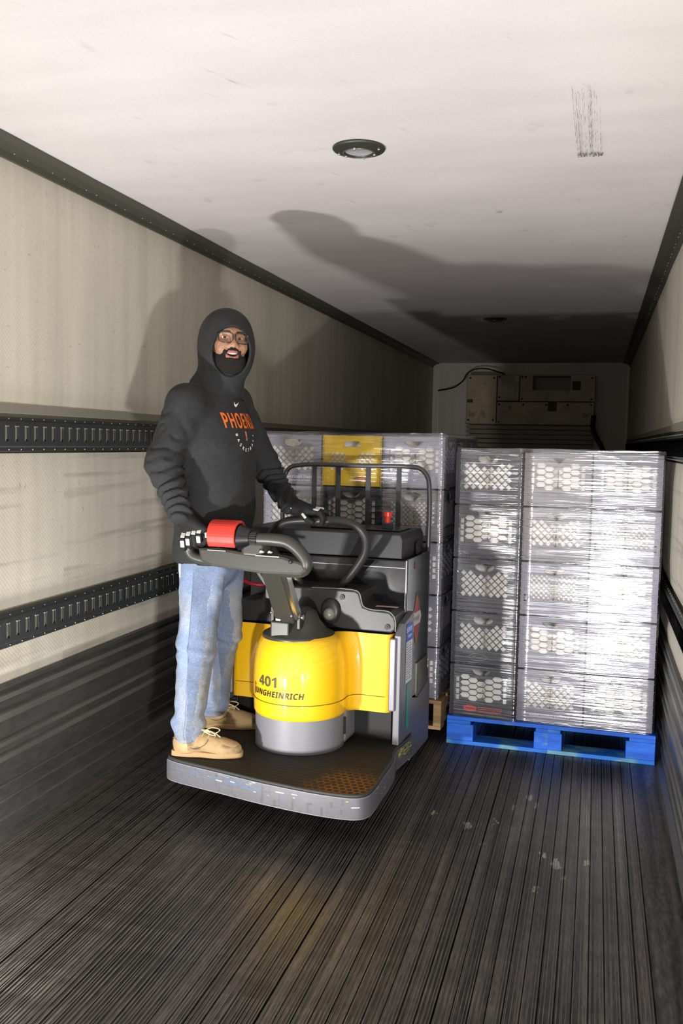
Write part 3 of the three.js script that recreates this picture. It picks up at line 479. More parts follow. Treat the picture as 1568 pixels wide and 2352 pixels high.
  // battery cover
  { const s = ext([[-0.36, 0], [0.36, 0], [0.362, 0.09], [0.35, 0.115], [-0.4, 0.115], [-0.41, 0.09]], 0.36, 0.008, 3).translate(0, 0.992, -0.92);
    const cv = mesh('battery_cover', [s], K.soft, t); mesh('tray', [bx(0.44, 0.008, 0.2, 0.1, 1.112, -0.74, 0.003)], K.black, cv); mesh('notch_shade_patch', [ext([[-0.035, 0], [0.035, 0], [0.03, 0.05], [0.018, 0.062], [-0.018, 0.062], [-0.03, 0.05]], 0.006).rotateY(Math.PI / 2).translate(0.3665, 0.995, -0.8)], K.dark, cv);  // the notch is a dark patch painting in its shade, no opening is cut
    const sw = mesh('stop_switch', [bx(0.05, 0.03, 0.03, 0.245, 1.128, -0.7, 0.004)], M(0x2c3740, 0.5), cv); mesh('red_knob', [cy(0.012, 0.014, 0.035, 0.245, 1.16, -0.7, 16), cy(0.022, 0.02, 0.018, 0.245, 1.184, -0.7, 20)], M(0xd6301f, 0.35), sw).userData.label = 'red emergency stop knob'; }
  // grab bar
  mesh('grab_bar', tube([[0.11, 0.862, -0.44], [0.135, 0.9, -0.435], [0.19, 0.965, -0.42], [0.235, 1.04, -0.4], [0.238, 1.1, -0.38], [0.205, 1.15, -0.36], [0.14, 1.17, -0.35], [0.06, 1.17, -0.345], [-0.05, 1.168, -0.345], [-0.14, 1.15, -0.35], [-0.2, 1.1, -0.37], [-0.215, 1.04, -0.39], [-0.17, 0.965, -0.41], [-0.11, 0.9, -0.435], [-0.085, 0.862, -0.44]], 0.02, 120, 16), K.plastic, t);
  // load backrest
  { const z = -0.985; const b = mesh('load_backrest', [tube([[0.372, 0.4, z], [0.372, 0.9, z], [0.372, 1.28, z], [0.362, 1.35, z], [0.325, 1.392, z], [0.26, 1.402, z], [0, 1.4, z], [-0.3, 1.396, z], [-0.372, 1.38, z], [-0.402, 1.33, z], [-0.408, 1.25, z], [-0.408, 0.9, z], [-0.408, 0.4, z]], 0.0115, 160, 10)], M(0x58585b, 0.35, 0.5), t);
    for (const u of [-0.235, -0.105, 0.055, 0.215]) mesh('upright', bx(0.024, 0.5, 0.01, u, 1.15, z), M(0x48484b, 0.35, 0.5), b);
    mesh('crossbar', bx(0.78, 0.03, 0.012, -0.018, 0.99, z), M(0x48484b, 0.4, 0.4), b); }
  // cables and connector on the far side
  mesh('battery_cable', [tube([[-0.28, 0.96, -0.42], [-0.36, 0.98, -0.4], [-0.385, 0.93, -0.38], [-0.34, 0.88, -0.36], [-0.26, 0.86, -0.37], [-0.2, 0.87, -0.44]], 0.009, 50, 8)], M(0x8c1f2a, 0.45), t);
  mesh('battery_cable', [tube([[-0.3, 0.98, -0.46], [-0.22, 0.97, -0.41], [-0.17, 0.93, -0.39], [-0.2, 0.87, -0.42]], 0.009, 40, 8)], M(0x7c1a26, 0.45), t);
  mesh('connector_handle', [tube([[-0.16, 0.97, -0.3], [-0.24, 0.975, -0.3], [-0.255, 0.965, -0.3], [-0.2, 0.88, -0.3], [-0.17, 0.86, -0.3]], 0.007, 40, 8), bx(0.05, 0.06, 0.04, -0.18, 0.84, -0.33, 0.008)], M(0xa9a79c, 0.45), t);
  // forks and wheels
  for (const q of [-1, 1]) mesh('fork', [ext([[-0.95, 0.1], [-0.95, 0.15], [-2.1, 0.15], [-2.16, 0.125], [-2.1, 0.1]], 0.16, 0.004).rotateY(-Math.PI / 2).translate(q * 0.17 + 0.08, 0, 0)], K.side, t);
  mesh('wheel', [cy(0.055, 0.055, 0.08, 0, 0, 0, 28).rotateZ(Math.PI / 2).translate(0, 0.055, zc)], K.rubber, t);
  for (const q of [-1, 1]) { mesh('wheel', [cy(0.05, 0.05, 0.05, 0, 0, 0, 28).rotateZ(Math.PI / 2).translate(q * 0.33, 0.05, -0.62)], K.rubber, t); mesh('wheel', [cy(0.045, 0.045, 0.1, 0, 0, 0, 28).rotateZ(Math.PI / 2).translate(q * 0.17, 0.045, -1.95)], K.rubber, t); }
  mesh('drive_mount', bx(0.14, 0.06, 0.14, 0, 0.085, zc), K.dark, t); mesh('underframe', bx(0.72, 0.1, 0.34, 0, 0.15, -0.74), K.dark, t);
}

/* ---------- pallets, crates, jugs and wrap ---------- */
const CW = 0.325, CH = 0.269;
const plasticTex = dataTex(256, 256, (u, v) => { const k = 0.92 + 0.16 * (fbm(u * 10, v * 10, 201, 4) - 0.5) - 0.35 * Math.max(0, fbm(u * 30, v * 6, 205, 3) - 0.68); return [k, k, k]; });
const cratePlastic = (c) => tri(P(c, 0.45, 0, { map: plasticTex }), 0.6);
const crateCol = { grey: cratePlastic(0x95939a), black: cratePlastic(0x323237), yellow: cratePlastic(0xf0c81a), light: cratePlastic(0xb4b2ba), taupe: cratePlastic(0x938c89) };
function crateShapes() {
  const face = (kind) => {
    const W = CW - 0.008, H = CH - 0.01, s = shape([[-W / 2, 0], [W / 2, 0], [W / 2, H], [-W / 2, H]]);
    const hole = (pts) => { const h = new THREE.Path(); pts.forEach((p, i) => (i ? h.lineTo(...p) : h.moveTo(...p))); h.closePath(); s.holes.push(h); };
    const inside = (pts, f) => pts.every(([x, y]) => f(x, y));
    if (kind === 'diamond' || kind === 'fine' || kind === 'yellow') {
      const p = kind === 'fine' ? 0.024 : kind === 'yellow' ? 0.027 : 0.035, r = p * 0.5 - 0.002, y1 = kind === 'yellow' ? 0.185 : 0.212;
      const ok = (x, y) => Math.abs(x) < 0.124 && y > 0.068 && y < y1 && (kind === 'yellow' ? !(Math.abs(x) < 0.02) : !(Math.hypot(x / 0.055, (y - 0.226) / 0.03) < 1));
      for (let j = -2; j < 20; j++) for (let i = -12; i < 13; i++) { const x = i * p + (j & 1) * p / 2, y = 0.084 + j * p / 2, q = [[x, y - r], [x + r, y], [x, y + r], [x - r, y]]; if (inside(q, ok)) hole(q); }
      if (kind === 'yellow') hole([[-0.05, 0.2], [0.05, 0.2], [0.036, 0.232], [-0.036, 0.232]]);
      else { const h = []; for (let k = 0; k < 28; k++) { const a = (k / 28) * Math.PI * 2; h.push([0.05 * Math.cos(a), 0.222 + 0.024 * Math.sin(a) - (kind === 'diamond' && Math.sin(a) > 0.7 ? 0.008 : 0)]); } hole(h); }
      for (const q of [-1, 1]) if (kind === 'fine') hole([[q * 0.136 - 0.007, 0.066], [q * 0.136 + 0.007, 0.066], [q * 0.136 + 0.007, 0.1], [q * 0.136 - 0.007, 0.1]]);
    } else {
      const px = 0.0405, py = 0.031, hw = 0.0255, hh = 0.0135;
      const ok = (x, y) => Math.abs(x) < 0.1075 && y > 0.07 && y < 0.222 && !(Math.hypot(x / 0.053, (y - 0.236) / 0.034) < 1);
      for (let i = -2; i <= 2; i++) for (let j = 0; j < 6; j++) { const x = i * px, y = 0.088 + j * py + (i & 1 ? 0 : py / 2) , q = [[x - hw, y], [x - hw * 0.55, y - hh], [x + hw * 0.55, y - hh], [x + hw, y], [x + hw * 0.55, y + hh], [x - hw * 0.55, y + hh]]; if (inside(q, ok)) hole(q); }
      for (const q of [-1, 1]) for (let j = 0; j < 4; j++) hole([[q * 0.12 - 0.009, 0.075 + j * py], [q * 0.12 + 0.009, 0.075 + j * py], [q * 0.12 + 0.009, 0.101 + j * py], [q * 0.12 - 0.009, 0.101 + j * py]]);
      const h = []; for (let k = 0; k <= 20; k++) { const a = Math.PI + (k / 20) * Math.PI; h.push([0.05 * Math.cos(a), 0.236 + 0.03 * Math.sin(a)]); } hole(h);
    }
    return ext(s, 0.006).translate(0, 0.003, CW / 2 - 0.012);
  };
  const out = {}; for (const k of ['diamond', 'hex', 'fine', 'yellow']) out[k] = flat(face(k));
  return out;
}
const FACES = crateShapes();
const crateBody = (() => {
  const a = [bx(CW - 0.02, 0.008, CW - 0.02, 0, 0.012, 0)];
  for (const q of [-1, 1]) for (const r of [-1, 1]) {
    a.push(bx(0.016, CH - 0.014, 0.016, q * (CW / 2 - 0.012), CH / 2 - 0.004, r * (CW / 2 - 0.012)));
    for (let k = 0; k < 7; k++) a.push(bx(0.028, 0.004, 0.028, q * (CW / 2 - 0.0155), 0.02 + k * 0.037, r * (CW / 2 - 0.0155)));
  }
  for (const y of [0.012, 0.066, CH - 0.014]) for (const q of [0, 1, 2, 3]) { const g = bx(CW - 0.02, 0.006, 0.012, 0, y, CW / 2 - 0.0085); g.rotateY(q * Math.PI / 2); a.push(g); }
  return G(a);
})();
const protoCrate = {};
function crate(kind, col, pos, turn, label, group) {
  const key = kind + col; let p = protoCrate[key];
  if (!p) {
    p = protoCrate[key] = new THREE.Group(); p.userData = { stem: 'milk_crate', category: 'crate' };
    mesh('crate_body', crateBody, crateCol[col], p); for (let q = 0; q < 4; q++) mesh('side_panel', FACES[kind].clone().rotateY(q * Math.PI / 2), crateCol[col], p);
  }
  const c = copy(p, pos, turn, label, group); delete c.userData.stem; return c;
}
// gallon milk jug
const jugMilk = P(0xf3eedb, 0.4, 0, { clearcoat: 0.2 }), jugCap = M(0xd8d4c8, 0.5);
const protoJug = new THREE.Group(); protoJug.userData = { stem: 'milk_jug', category: 'jug' };
{
  const ring = (hw, y, e) => Array.from({ length: 24 }, (_, k) => { const a = (k / 24) * Math.PI * 2, c = Math.cos(a), s = Math.sin(a), r = hw / Math.pow(Math.pow(Math.abs(c), e) + Math.pow(Math.abs(s), e), 1 / e); return [r * c, y, r * s]; });
  const rows = [[0.062, 0, 6], [0.071, 0.008, 6], [0.0732, 0.02, 8], [0.0732, 0.095, 8], [0.071, 0.1, 8], [0.071, 0.108, 8], [0.0732, 0.113, 8], [0.0732, 0.172, 7], [0.069, 0.195, 5], [0.05, 0.217, 3], [0.028, 0.228, 2], [0.02, 0.233, 2], [0.02, 0.238, 2]];
  const pos = [], idx = []; rows.forEach(([w, y, e]) => ring(w, y, e).forEach((p) => pos.push(...p))); const n = 24;
  for (let j = 0; j < rows.length - 1; j++) for (let i = 0; i < n; i++) { const a = j * n + i, b = j * n + (i + 1) % n; idx.push(a, a + n, b, b, a + n, b + n); }
  const g = new THREE.BufferGeometry(); g.setAttribute('position', new THREE.Float32BufferAttribute(pos, 3)); g.setIndex(idx); g.computeVertexNormals();
  mesh('jug_body', g, jugMilk, protoJug); mesh('handle', tube([[0.02, 0.222, 0.02], [0.045, 0.215, 0.045], [0.054, 0.18, 0.054], [0.05, 0.14, 0.05]], 0.009, 16, 8), jugMilk, protoJug); mesh('cap', cy(0.021, 0.021, 0.012, 0, 0.241, 0, 20), jugCap, protoJug);
}
const wrapBump = dataTex(512, 2048, (u, v) => {
  const w = 0.6 * fbm(u * 5 + 3 * v, v * 190, 301, 3) + 0.25 * fbm(u * 3, v * 520, 305, 2) + 0.35 * fbm(u * 9 + 30 * v * 0.06, v * 46, 309, 3) + 0.12 * fbm(u * 60, v * 200, 311, 2); return w / 1.3;
}, false);
const wrapRough = dataTex(512, 1024, (u, v) => 0.35 + 0.75 * step(0.35, 0.75, fbm(u * 4, v * 120, 321, 3)), false);
const wrapMat = P(0xf8f8ff, 0.24, 0, { transmission: 0.982, thickness: 0, ior: 2.1, bumpMap: wrapBump, bumpScale: 0.0035, roughnessMap: wrapRough });
function load(centre, turn, base, spec, where, spots, twist = 0) {
  const c = Math.cos(turn), s = Math.sin(turn), at = (x, y, z) => [centre[0] + x * c + z * s, base + y, centre[1] - x * s + z * c];
  const rows = ['top', 'second', 'third', 'fourth', 'bottom'];
  for (let r = 0; r < 5; r++) for (let k = 0; k < 3; k++) {
    const [kind, col, desc] = spec[r][k], x = (k - 1) * (CW + 0.002), y = (4 - r) * CH;
    const row = r === 0 ? 'topmost' : r === 4 ? 'bottom' : rows[r] + ' from top';
    const tw = k === 0 ? twist : 0, px = x - (tw ? 0.004 : 0), pz = tw ? 0.007 : 0; crate(kind, col, at(px, y, -CW / 2 + pz), turn - tw, `${desc} milk crate, ${row} in the ${spots[k]}`, `front milk crates of the load on ${where}`);
    for (const q of [-1, 1]) { const j = copy(protoJug, at(px + q * 0.0735, y + 0.017, pz - 0.015 - 0.0735 + q * 0.0735 * tw), turn - tw + (q > 0 ? 0 : Math.PI / 2) + Math.PI / 2 * ((r + k) % 3), `white milk jug in the ${row} crate of the ${spots[k]}`, `milk jugs in the load on ${where}`); delete j.userData.stem; }
    for (const d of [1, 2]) crate(kind === 'yellow' ? 'diamond' : kind, 'grey', at(x, y, -CW / 2 - d * (CW + 0.003)), turn, `grey milk crate behind the ${row} one in the ${spots[k]}`, `rear milk crates of the load on ${where}`);
  }
  // stretch film around the stack
  const hw = 0.4935, d0 = 0.006, d1 = -3 * (CW + 0.003) - 0.004, H = 5 * CH + 0.012, rc = 0.022, path = [];
  const side = (x0, z0, x1, z1, n) => { for (let k = 0; k < n; k++) path.push([mix(x0, x1, k / n), mix(z0, z1, k / n)]); };
  const corner = (x, z, a) => { for (let k = 0; k < 5; k++) { const q = a - (k / 5) * Math.PI / 2; path.push([x + rc * Math.cos(q), z + rc * Math.sin(q)]); } };
  side(-hw + rc, d0, hw - rc, d0, 60); corner(hw - rc, d0 - rc, Math.PI / 2); side(hw, d0 - rc, hw, d1 + rc, 50); corner(hw - rc, d1 + rc, 0); side(hw - rc, d1, -hw + rc, d1, 40); corner(-hw + rc, d1 + rc, -Math.PI / 2); side(-hw, d1 + rc, -hw, d0 - rc, 50); corner(-hw + rc, d0 - rc, Math.PI);
  const pos = [], uv = [], idx = [], n = path.length, m = 110; let acc = 0;
  for (let i = 0; i <= n; i++) {
    const p = path[i % n], q = path[(i + n - 1) % n]; if (i) acc += Math.hypot(p[0] - q[0], p[1] - q[1]);
    const ax = p[0], az = p[1] - (d0 + d1) / 2;
    for (let j = 0; j <= m; j++) {
      const y = (j / m) * (H - 0.002) + 0.001, w = 0.004 * (fbm(acc * 3 + y * 1.2, y * 14, 401 + where.length, 3) - 0.2) + 0.0016 * fbm(acc * 9, y * 60, 405, 2);
      const lean = twist && p[1] > d0 - 0.001 ? (ax < -CW / 2 ? 0.005 + (ax + 0.4935) * 0.03 + (ax + 0.4935) ** 2 * 0.2 : mix(0.0367, 0.004, step(-CW / 2, -CW / 2 + 0.03, ax))) : 0, nx = Math.abs(ax) > hw - 0.001 ? Math.sign(ax) : 0, nz = p[1] > d0 - 0.001 || p[1] < d1 + 0.001 ? Math.sign(az) : 0, rag = j === m ? 0.01 * (fbm(acc * 8, 1, 409, 2) - 0.5) : 0;
      pos.push(ax + nx * w, y + rag, p[1] + nz * w + lean); uv.push(acc / 1.6, y / 1.4);
    }
  }
  for (let i = 0; i < n; i++) for (let j = 0; j < m; j++) { const a = i * (m + 1) + j, b = a + m + 1; idx.push(a, b, a + 1, a + 1, b, b + 1); }
  const g = new THREE.BufferGeometry(); g.setAttribute('position', new THREE.Float32BufferAttribute(pos, 3)); g.setAttribute('uv', new THREE.Float32BufferAttribute(uv, 2)); g.setIndex(idx); g.computeVertexNormals();
  const w = tag(mesh('stretch_wrap', g, wrapMat), `clear glossy stretch film wound around the crates on ${where}`, 'wrap'); w.position.set(centre[0], base, centre[1]); w.rotation.y = turn;
  return at;
}
const g1 = 'grey plastic', b1 = 'black plastic', l1 = 'light grey plastic', t1 = 'taupe plastic';
const atR = load([1.849, -4.657], -0.02, 0.1445, [
  [['diamond', 'black', 'black diamond-lattice'], ['hex', 'taupe', 'taupe hexagon-lattice'], ['hex', 'grey', 'grey hexagon-lattice']],
  [['hex', 'black', 'black hexagon-lattice'], ['diamond', 'taupe', 'taupe diamond-lattice'], ['fine', 'light', 'light grey fine-lattice']],
  [['diamond', 'black', 'black diamond-lattice'], ['fine', 'grey', 'grey fine-lattice'], ['hex', 'light', 'light grey hexagon-lattice']],
  [['diamond', 'black', 'black diamond-lattice'], ['hex', 'grey', 'grey hexagon-lattice'], ['diamond', 'light', 'light grey diamond-lattice']],
  [['hex', 'black', 'black hexagon-lattice'], ['diamond', 'grey', 'lettered grey diamond-lattice'], ['hex', 'grey', 'grey hexagon-lattice']],
], 'the blue pallet', ['blue-pallet stack beside the truck', 'blue-pallet middle stack', 'blue-pallet stack beside the wall'], 0.05);
const atL = load([0.806, -4.69], -0.037, 0.2125, [
  [['diamond', 'grey', 'lettered grey'], ['yellow', 'yellow', 'bright yellow'], ['hex', 'light', 'light grey hexagon-lattice']],
  [['diamond', 'light', 'light grey'], ['hex', 'black', 'black hexagon-lattice'], ['fine', 'taupe', 'taupe fine-lattice']],
  [['hex', 'grey', 'grey hexagon-lattice'], ['diamond', 'grey', 'grey diamond-lattice'], ['hex', 'grey', 'grey hexagon-lattice']],
  [['diamond', 'grey', 'grey diamond-lattice'], ['hex', 'grey', 'grey hexagon-lattice'], ['diamond', 'grey', 'grey diamond-lattice']],
  [['hex', 'grey', 'grey hexagon-lattice'], ['diamond', 'grey', 'grey diamond-lattice'], ['hex', 'grey', 'grey hexagon-lattice']],
], 'the bare wooden pallet', ['wooden-pallet stack behind the man', 'wooden-pallet middle stack', 'wooden-pallet stack beside the blue']);
// print on crates: a part of the crate it is printed on
function print(label, w, h, x, y, draw, tw = 512) {
  const c = scene.children.find((o) => o.userData.label === label); if (!c) throw new Error('no crate: ' + label);
  mesh('print', new THREE.PlaneGeometry(w, h).translate(x, y, CW / 2 - 0.0012), M(0xffffff, 0.5, 0, { map: canvasTex(tw, Math.round(tw * h / w), draw), transparent: true }), c);
}
const FL = (d, r, k) => `${d} milk crate, ${r} in the ${k}`;
print(FL('lettered grey diamond-lattice', 'bottom', 'blue-pallet middle stack'), 0.24, 0.03, 0, 0.04, (c, w, h) => { c.clearRect(0, 0, w, h); c.fillStyle = '#dfdfe6'; c.font = `bold ${h * 0.62}px sans-serif`; c.textAlign = 'center'; c.fillText('HARRISBURG DAIRIES', w / 2, h * 0.75, w * 0.96); });
print(FL('black hexagon-lattice', 'bottom', 'blue-pallet stack beside the truck'), 0.2, 0.05, 0.01, 0.04, (c, w, h) => { c.clearRect(0, 0, w, h); c.fillStyle = '#d2452c'; c.beginPath(); c.ellipse(w * 0.19, h * 0.45, w * 0.17, h * 0.32, 0, 0, 7); c.fill(); c.fillStyle = '#8d2a1c'; c.fillRect(w * 0.08, h * 0.38, w * 0.22, h * 0.1); c.fillStyle = '#d2452c'; for (const [a, b, d] of [[0.2, 0.62, 0.08], [0.4, 0.6, 0.1], [0.6, 0.58, 0.08], [0.76, 0.5, 0.06]]) for (let k = 0; k < 14; k++) c.fillRect(w * (0.4 + k * b / 14), h * a, w * b / 22, h * d); });
print(FL('black diamond-lattice', 'fourth from top', 'blue-pallet stack beside the truck'), 0.1, 0.045, -0.02, 0.038, (c, w, h) => { c.clearRect(0, 0, w, h); c.strokeStyle = '#a9a9ae'; c.lineWidth = 8; c.beginPath(); c.ellipse(w / 2, h / 2, w * 0.44, h * 0.38, 0, 0, 7); c.stroke(); c.lineWidth = 6; c.beginPath(); c.moveTo(w * 0.2, h * 0.6); c.bezierCurveTo(w * 0.35, h * 0.1, w * 0.5, h * 0.9, w * 0.8, h * 0.4); c.stroke(); });
print(FL('lettered grey', 'topmost', 'wooden-pallet stack behind the man'), 0.22, 0.05, 0.03, 0.036, (c, w, h) => { c.clearRect(0, 0, w, h); c.fillStyle = '#f2f2f4'; c.font = `bold ${h * 0.44}px serif`; c.textAlign = 'center'; c.fillText('Cloverland Dairy', w / 2, h * 0.5, w * 0.98); c.font = `bold ${h * 0.2}px sans-serif`; c.fillText('PROPERTY OF THE DAIRY', w * 0.55, h * 0.82, w * 0.7); });
print(FL('bright yellow', 'topmost', 'wooden-pallet middle stack'), 0.075, 0.03, 0.05, 0.04, (c, w, h) => { c.clearRect(0, 0, w, h); c.fillStyle = '#b5402a'; c.beginPath(); c.ellipse(w / 2, h / 2, w * 0.48, h * 0.4, -0.1, 0, 7); c.fill(); c.fillStyle = '#e6bd10'; c.fillRect(w * 0.15, h * 0.42, w * 0.7, h * 0.14); });
// blue block pallet
{
  const blue = tri(M(0xffffff, 0.6, 0, { map: dataTex(512, 512, (u, v) => { const n = fbm(u * 8, v * 40, 501, 4), w = Math.max(0, fbm(u * 14, v * 30, 507, 3) - 0.62) * 2.6; return [0.06 + 0.08 * n + w * 0.55, 0.4 + 0.16 * (n - 0.5) + w * 0.3, 0.86 + 0.2 * (n - 0.5) - w * 0.35]; }), bumpMap: grain, bumpScale: 0.0006 }), 0.9);
  const worn = tri(M(0xffffff, 0.65, 0, { map: dataTex(512, 256, (u, v) => { const n = fbm(u * 10, v * 40, 541, 4), w = step(0.42, 0.7, fbm(u * 9, v * 16, 547, 3)); return [mix(0.12, 0.42, w) + 0.1 * (n - 0.5), mix(0.44, 0.62, w) + 0.12 * (n - 0.5), mix(0.82, 0.72, w) + 0.12 * (n - 0.5)]; }), bumpMap: grain, bumpScale: 0.0006 }), 0.9);
  const t = thing('blue_pallet', 'scuffed blue wooden block pallet under the wrapped milk crates', 'pallet', [1.849, 0, -4.657], -0.02);
  const D = 1.0, W2 = 0.504, F = 0.018;
  for (let k = 0; k < 7; k++) mesh('deck_board', bx(W2 * 2, 0.02, k === 0 || k === 6 ? 0.14 : 0.1, 0, 0.133, F - (k === 0 ? 0.07 : k === 6 ? D - 0.07 : 0.07 + k * (D - 0.14) / 6), 0.002), blue, t);
  for (const x of [-1, 0, 1]) { mesh('stringer_board', bx(0.12, 0.018, D, x * (W2 - 0.06), 0.114, F - D / 2, 0.002), blue, t); for (const z of [0, 1, 2]) mesh('block', bx(x ? 0.135 : 0.135, 0.085, 0.13, x * (W2 - 0.0675), 0.0625, F - 0.065 - z * (D - 0.13) / 2, 0.003), blue, t); }
  for (const z of [0, 1, 2]) mesh('bottom_board', bx(W2 * 2, 0.02, 0.12, 0, 0.01, F - 0.06 - z * (D - 0.12) / 2, 0.002), worn, t);
}
{ // bare wooden pallet on the forks
  const wood = tri(M(0xffffff, 0.75, 0, { map: dataTex(512, 512, (u, v) => { const n = fbm(u * 5, v * 60, 521, 4), k = 0.75 + 0.3 * (n - 0.5) - 0.3 * Math.max(0, fbm(u * 9, v * 9, 527, 3) - 0.62); return [0.8 * k, 0.64 * k, 0.45 * k]; }), bumpMap: grain, bumpScale: 0.0008 }), 0.8);
  const t = thing('wooden_pallet', 'bare pine pallet raised on the truck forks under the yellow crate load', 'pallet', [0.806, 0.0605, -4.69], -0.037);
  const D = 1.02, W2 = 0.508, F = 0.02;
  for (let k = 0; k < 7; k++) mesh('deck_board', bx(W2 * 2, 0.018, k === 0 || k === 6 ? 0.13 : 0.09, 0, 0.142, F - (k === 0 ? 0.065 : k === 6 ? D - 0.065 : 0.065 + k * (D - 0.13) / 6), 0.002), wood, t);
  for (const x of [-1, 0, 1]) mesh('stringer', bx(0.04, 0.115, D, x * (W2 - 0.02), 0.0755, F - D / 2, 0.002), wood, t);
  for (const z of [0, 1, 2]) mesh('bottom_board', bx(W2 * 2, 0.018, 0.1, 0, 0.009, F - 0.05 - z * (D - 0.1) / 2, 0.002), wood, t);
}

/* ---------- the man ---------- */
{
  const base = [0.45, 0.203, -3.7];
  const man = thing('person', 'man in black hooded sweatshirt, glasses, gloves and jeans riding the pallet truck', 'person', base);
  const put = (name, g, mat, parent = man) => mesh(name, (Array.isArray(g) ? G(g) : g).translate(-base[0], -base[1], -base[2]), mat, parent);
  const skinMat = P(0xffffff, 0.5, 0, { vertexColors: true });
  const cloth = tri(P(0xffffff, 0.85, 0, { map: dataTex(256, 256, (u, v) => { const k = 0.15 + 0.04 * (fbm(u * 8, v * 8, 601, 4) - 0.5) + 0.035 * (noise(u * 120, v * 120, 603) - 0.5); return [k * 0.97, k * 1.0, k * 1.05]; }), bumpMap: grain, bumpScale: 0.0004, sheen: 0.5, sheenRoughness: 0.5, sheenColor: new THREE.Color(0x3a3a3e) }), 0.5);
  const denim = tri(M(0xffffff, 0.85, 0, { map: dataTex(1024, 1024, (u, v) => {
    const f = fbm(u * 5, v * 4, 611, 4), w = noise(u * 400, v * 400, 613) - 0.5, d = step(0.35, 0.85, fbm(u * 7 + 3, v * 6, 617, 4)), k = 0.92 + 0.55 * (f - 0.5) + 0.2 * w;
    return [mix(0.5, 0.6, d) * k, mix(0.565, 0.6, d) * k, mix(0.69, 0.6, d) * k];
  }), bumpMap: grain, bumpScale: 0.0005 }), 0.9);
  const tanMat = tri(M(0xffffff, 0.8, 0, { map: dataTex(512, 512, (u, v) => { const f = fbm(u * 9, v * 9, 621, 4), d = step(0.52, 0.75, fbm(u * 6, v * 12, 625, 3)), k = 0.92 + 0.35 * (f - 0.5) - 0.3 * d; return [0.7 * k, 0.585 * k, 0.42 * k]; }), bumpMap: grain, bumpScale: 0.0005 }), 0.5);
  const glove = tri(M(0x0d0d0f, 0.75, 0, { bumpMap: grain, bumpScale: 0.0005 }), 0.3), guard = M(0xcfcbc2, 0.5), stitch = M(0x7486a6, 0.8);

  // joints
  const hipR = [0.45, 0.99, -3.615], kneeR = [0.448, 0.66, -3.55], ankR = [0.434, 0.33, -3.522], footR = [0.44, 0.262, -3.52];
  const hipL = [0.455, 0.99, -3.785], kneeL = [0.455, 0.66, -3.85], ankL = [0.385, 0.34, -3.905], footL = [0.378, 0.27, -3.91];
  const shR = [0.412, 1.655, -3.525], elR = [0.352, 1.42, -3.43], wrR = [0.44, 1.228, -3.405];
  const shL = [0.475, 1.675, -3.875], elL = [0.59, 1.405, -3.975], wrL = [0.715, 1.238, -3.95];

  // head frame
  const HM = new THREE.Matrix4().compose(V(0.513, 1.928, -3.702), new THREE.Quaternion().setFromEuler(new THREE.Euler(-0.04, 0.64, -0.045, 'YXZ')), V(1, 1, 1)), HI = HM.clone().invert();
  const hl = (p) => { const q = V(...p).applyMatrix4(HM); return [q.x, q.y, q.z]; };
  const headSDF = (x, y, z) => {
    const ax = Math.abs(x);
    let d = ell(x, y, z, [0, 0.04, -0.012], [0.077, 0.1, 0.1]);
    d = smin(d, ell(x, y, z, [0, -0.035, 0.018], [0.069, 0.095, 0.083]), 0.04);
    d = smin(d, ell(x, y, z, [0, -0.09, 0.035], [0.05, 0.042, 0.056]), 0.03);
    d = smin(d, ell(ax, y, z, [0.041, -0.03, 0.068], [0.027, 0.024, 0.024]), 0.025);
    d = smin(d, cone(ax, y, z, [0.008, 0.026, 0.091], [0.05, 0.029, 0.076], 0.01, 0.009), 0.02);
    d = smax(d, -ell(ax, y, z, [0.032, 0.005, 0.108], [0.021, 0.013, 0.024]), 0.014);
    d = smin(d, cone(x, y, z, [0, 0.016, 0.09], [0, -0.026, 0.108], 0.008, 0.0145), 0.012);
    d = smin(d, ell(ax, y, z, [0.0145, -0.031, 0.1], [0.0105, 0.009, 0.012]), 0.01);
    d = smax(d, -ell(ax, y, z, [0.008, -0.04, 0.108], [0.004, 0.004, 0.006]), 0.004);
    const my = -0.066 + ax * ax * 10; // smiling mouth curve
    d = smin(d, ell(x, y - (ax * ax * 6), z, [0, -0.053, 0.092], [0.034, 0.0075, 0.014]), 0.008);
    d = smin(d, ell(x, y - (ax * ax * 13), z, [0, -0.0785, 0.089], [0.022, 0.0052, 0.012]), 0.008);
    d = smax(d, -ell(x, y - my - 0.066 + 0.066, z, [0, 0, 0.1], [0.027, 0.0075, 0.02]), 0.004);
    d = smin(d, ell(ax, y, z, [0.08, 0.0, -0.01], [0.012, 0.03, 0.018]), 0.008);
    return smin(d, cone(x, y, z, [0, -0.07, -0.02], [0, -0.22, -0.04], 0.056, 0.06), 0.03);
  };
  const skinTone = (x, y, z) => {
    const p = V(x, y, z).applyMatrix4(HI), ax = Math.abs(p.x), n = 0.9 + 0.2 * noise3(x * 90, y * 90, z * 90, 3);
    const lip = p.z > 0.07 && ax < 0.026 && (Math.abs(p.y - ax * ax * 6 + 0.053) < 0.007 || Math.abs(p.y - ax * ax * 13 + 0.0785) < 0.0055), brow = p.z > 0.05 && Math.abs(p.y - 0.026 + (ax - 0.03) * (ax - 0.03) * 6) < 0.005 && ax > 0.012 && ax < 0.056, stub = p.y < -0.012 - 0.035 * noise3(x * 260, y * 260, z * 260, 13) && ax > 0.04 && noise3(x * 900, y * 900, z * 900, 19) > 0.5;
    if (lip) return [0.36 * n, 0.14 * n, 0.115 * n]; if (brow) return [0.03, 0.02, 0.015]; if (p.y < -0.04 && ax < 0.036 && p.z > 0.05 && Math.abs(p.y + 0.07 - ax * ax * 10) < 0.012) return [0.1, 0.03, 0.025];
    return stub ? [0.27 * n, 0.135 * n, 0.085 * n] : [0.4 * n, 0.205 * n, 0.118 * n];
  };
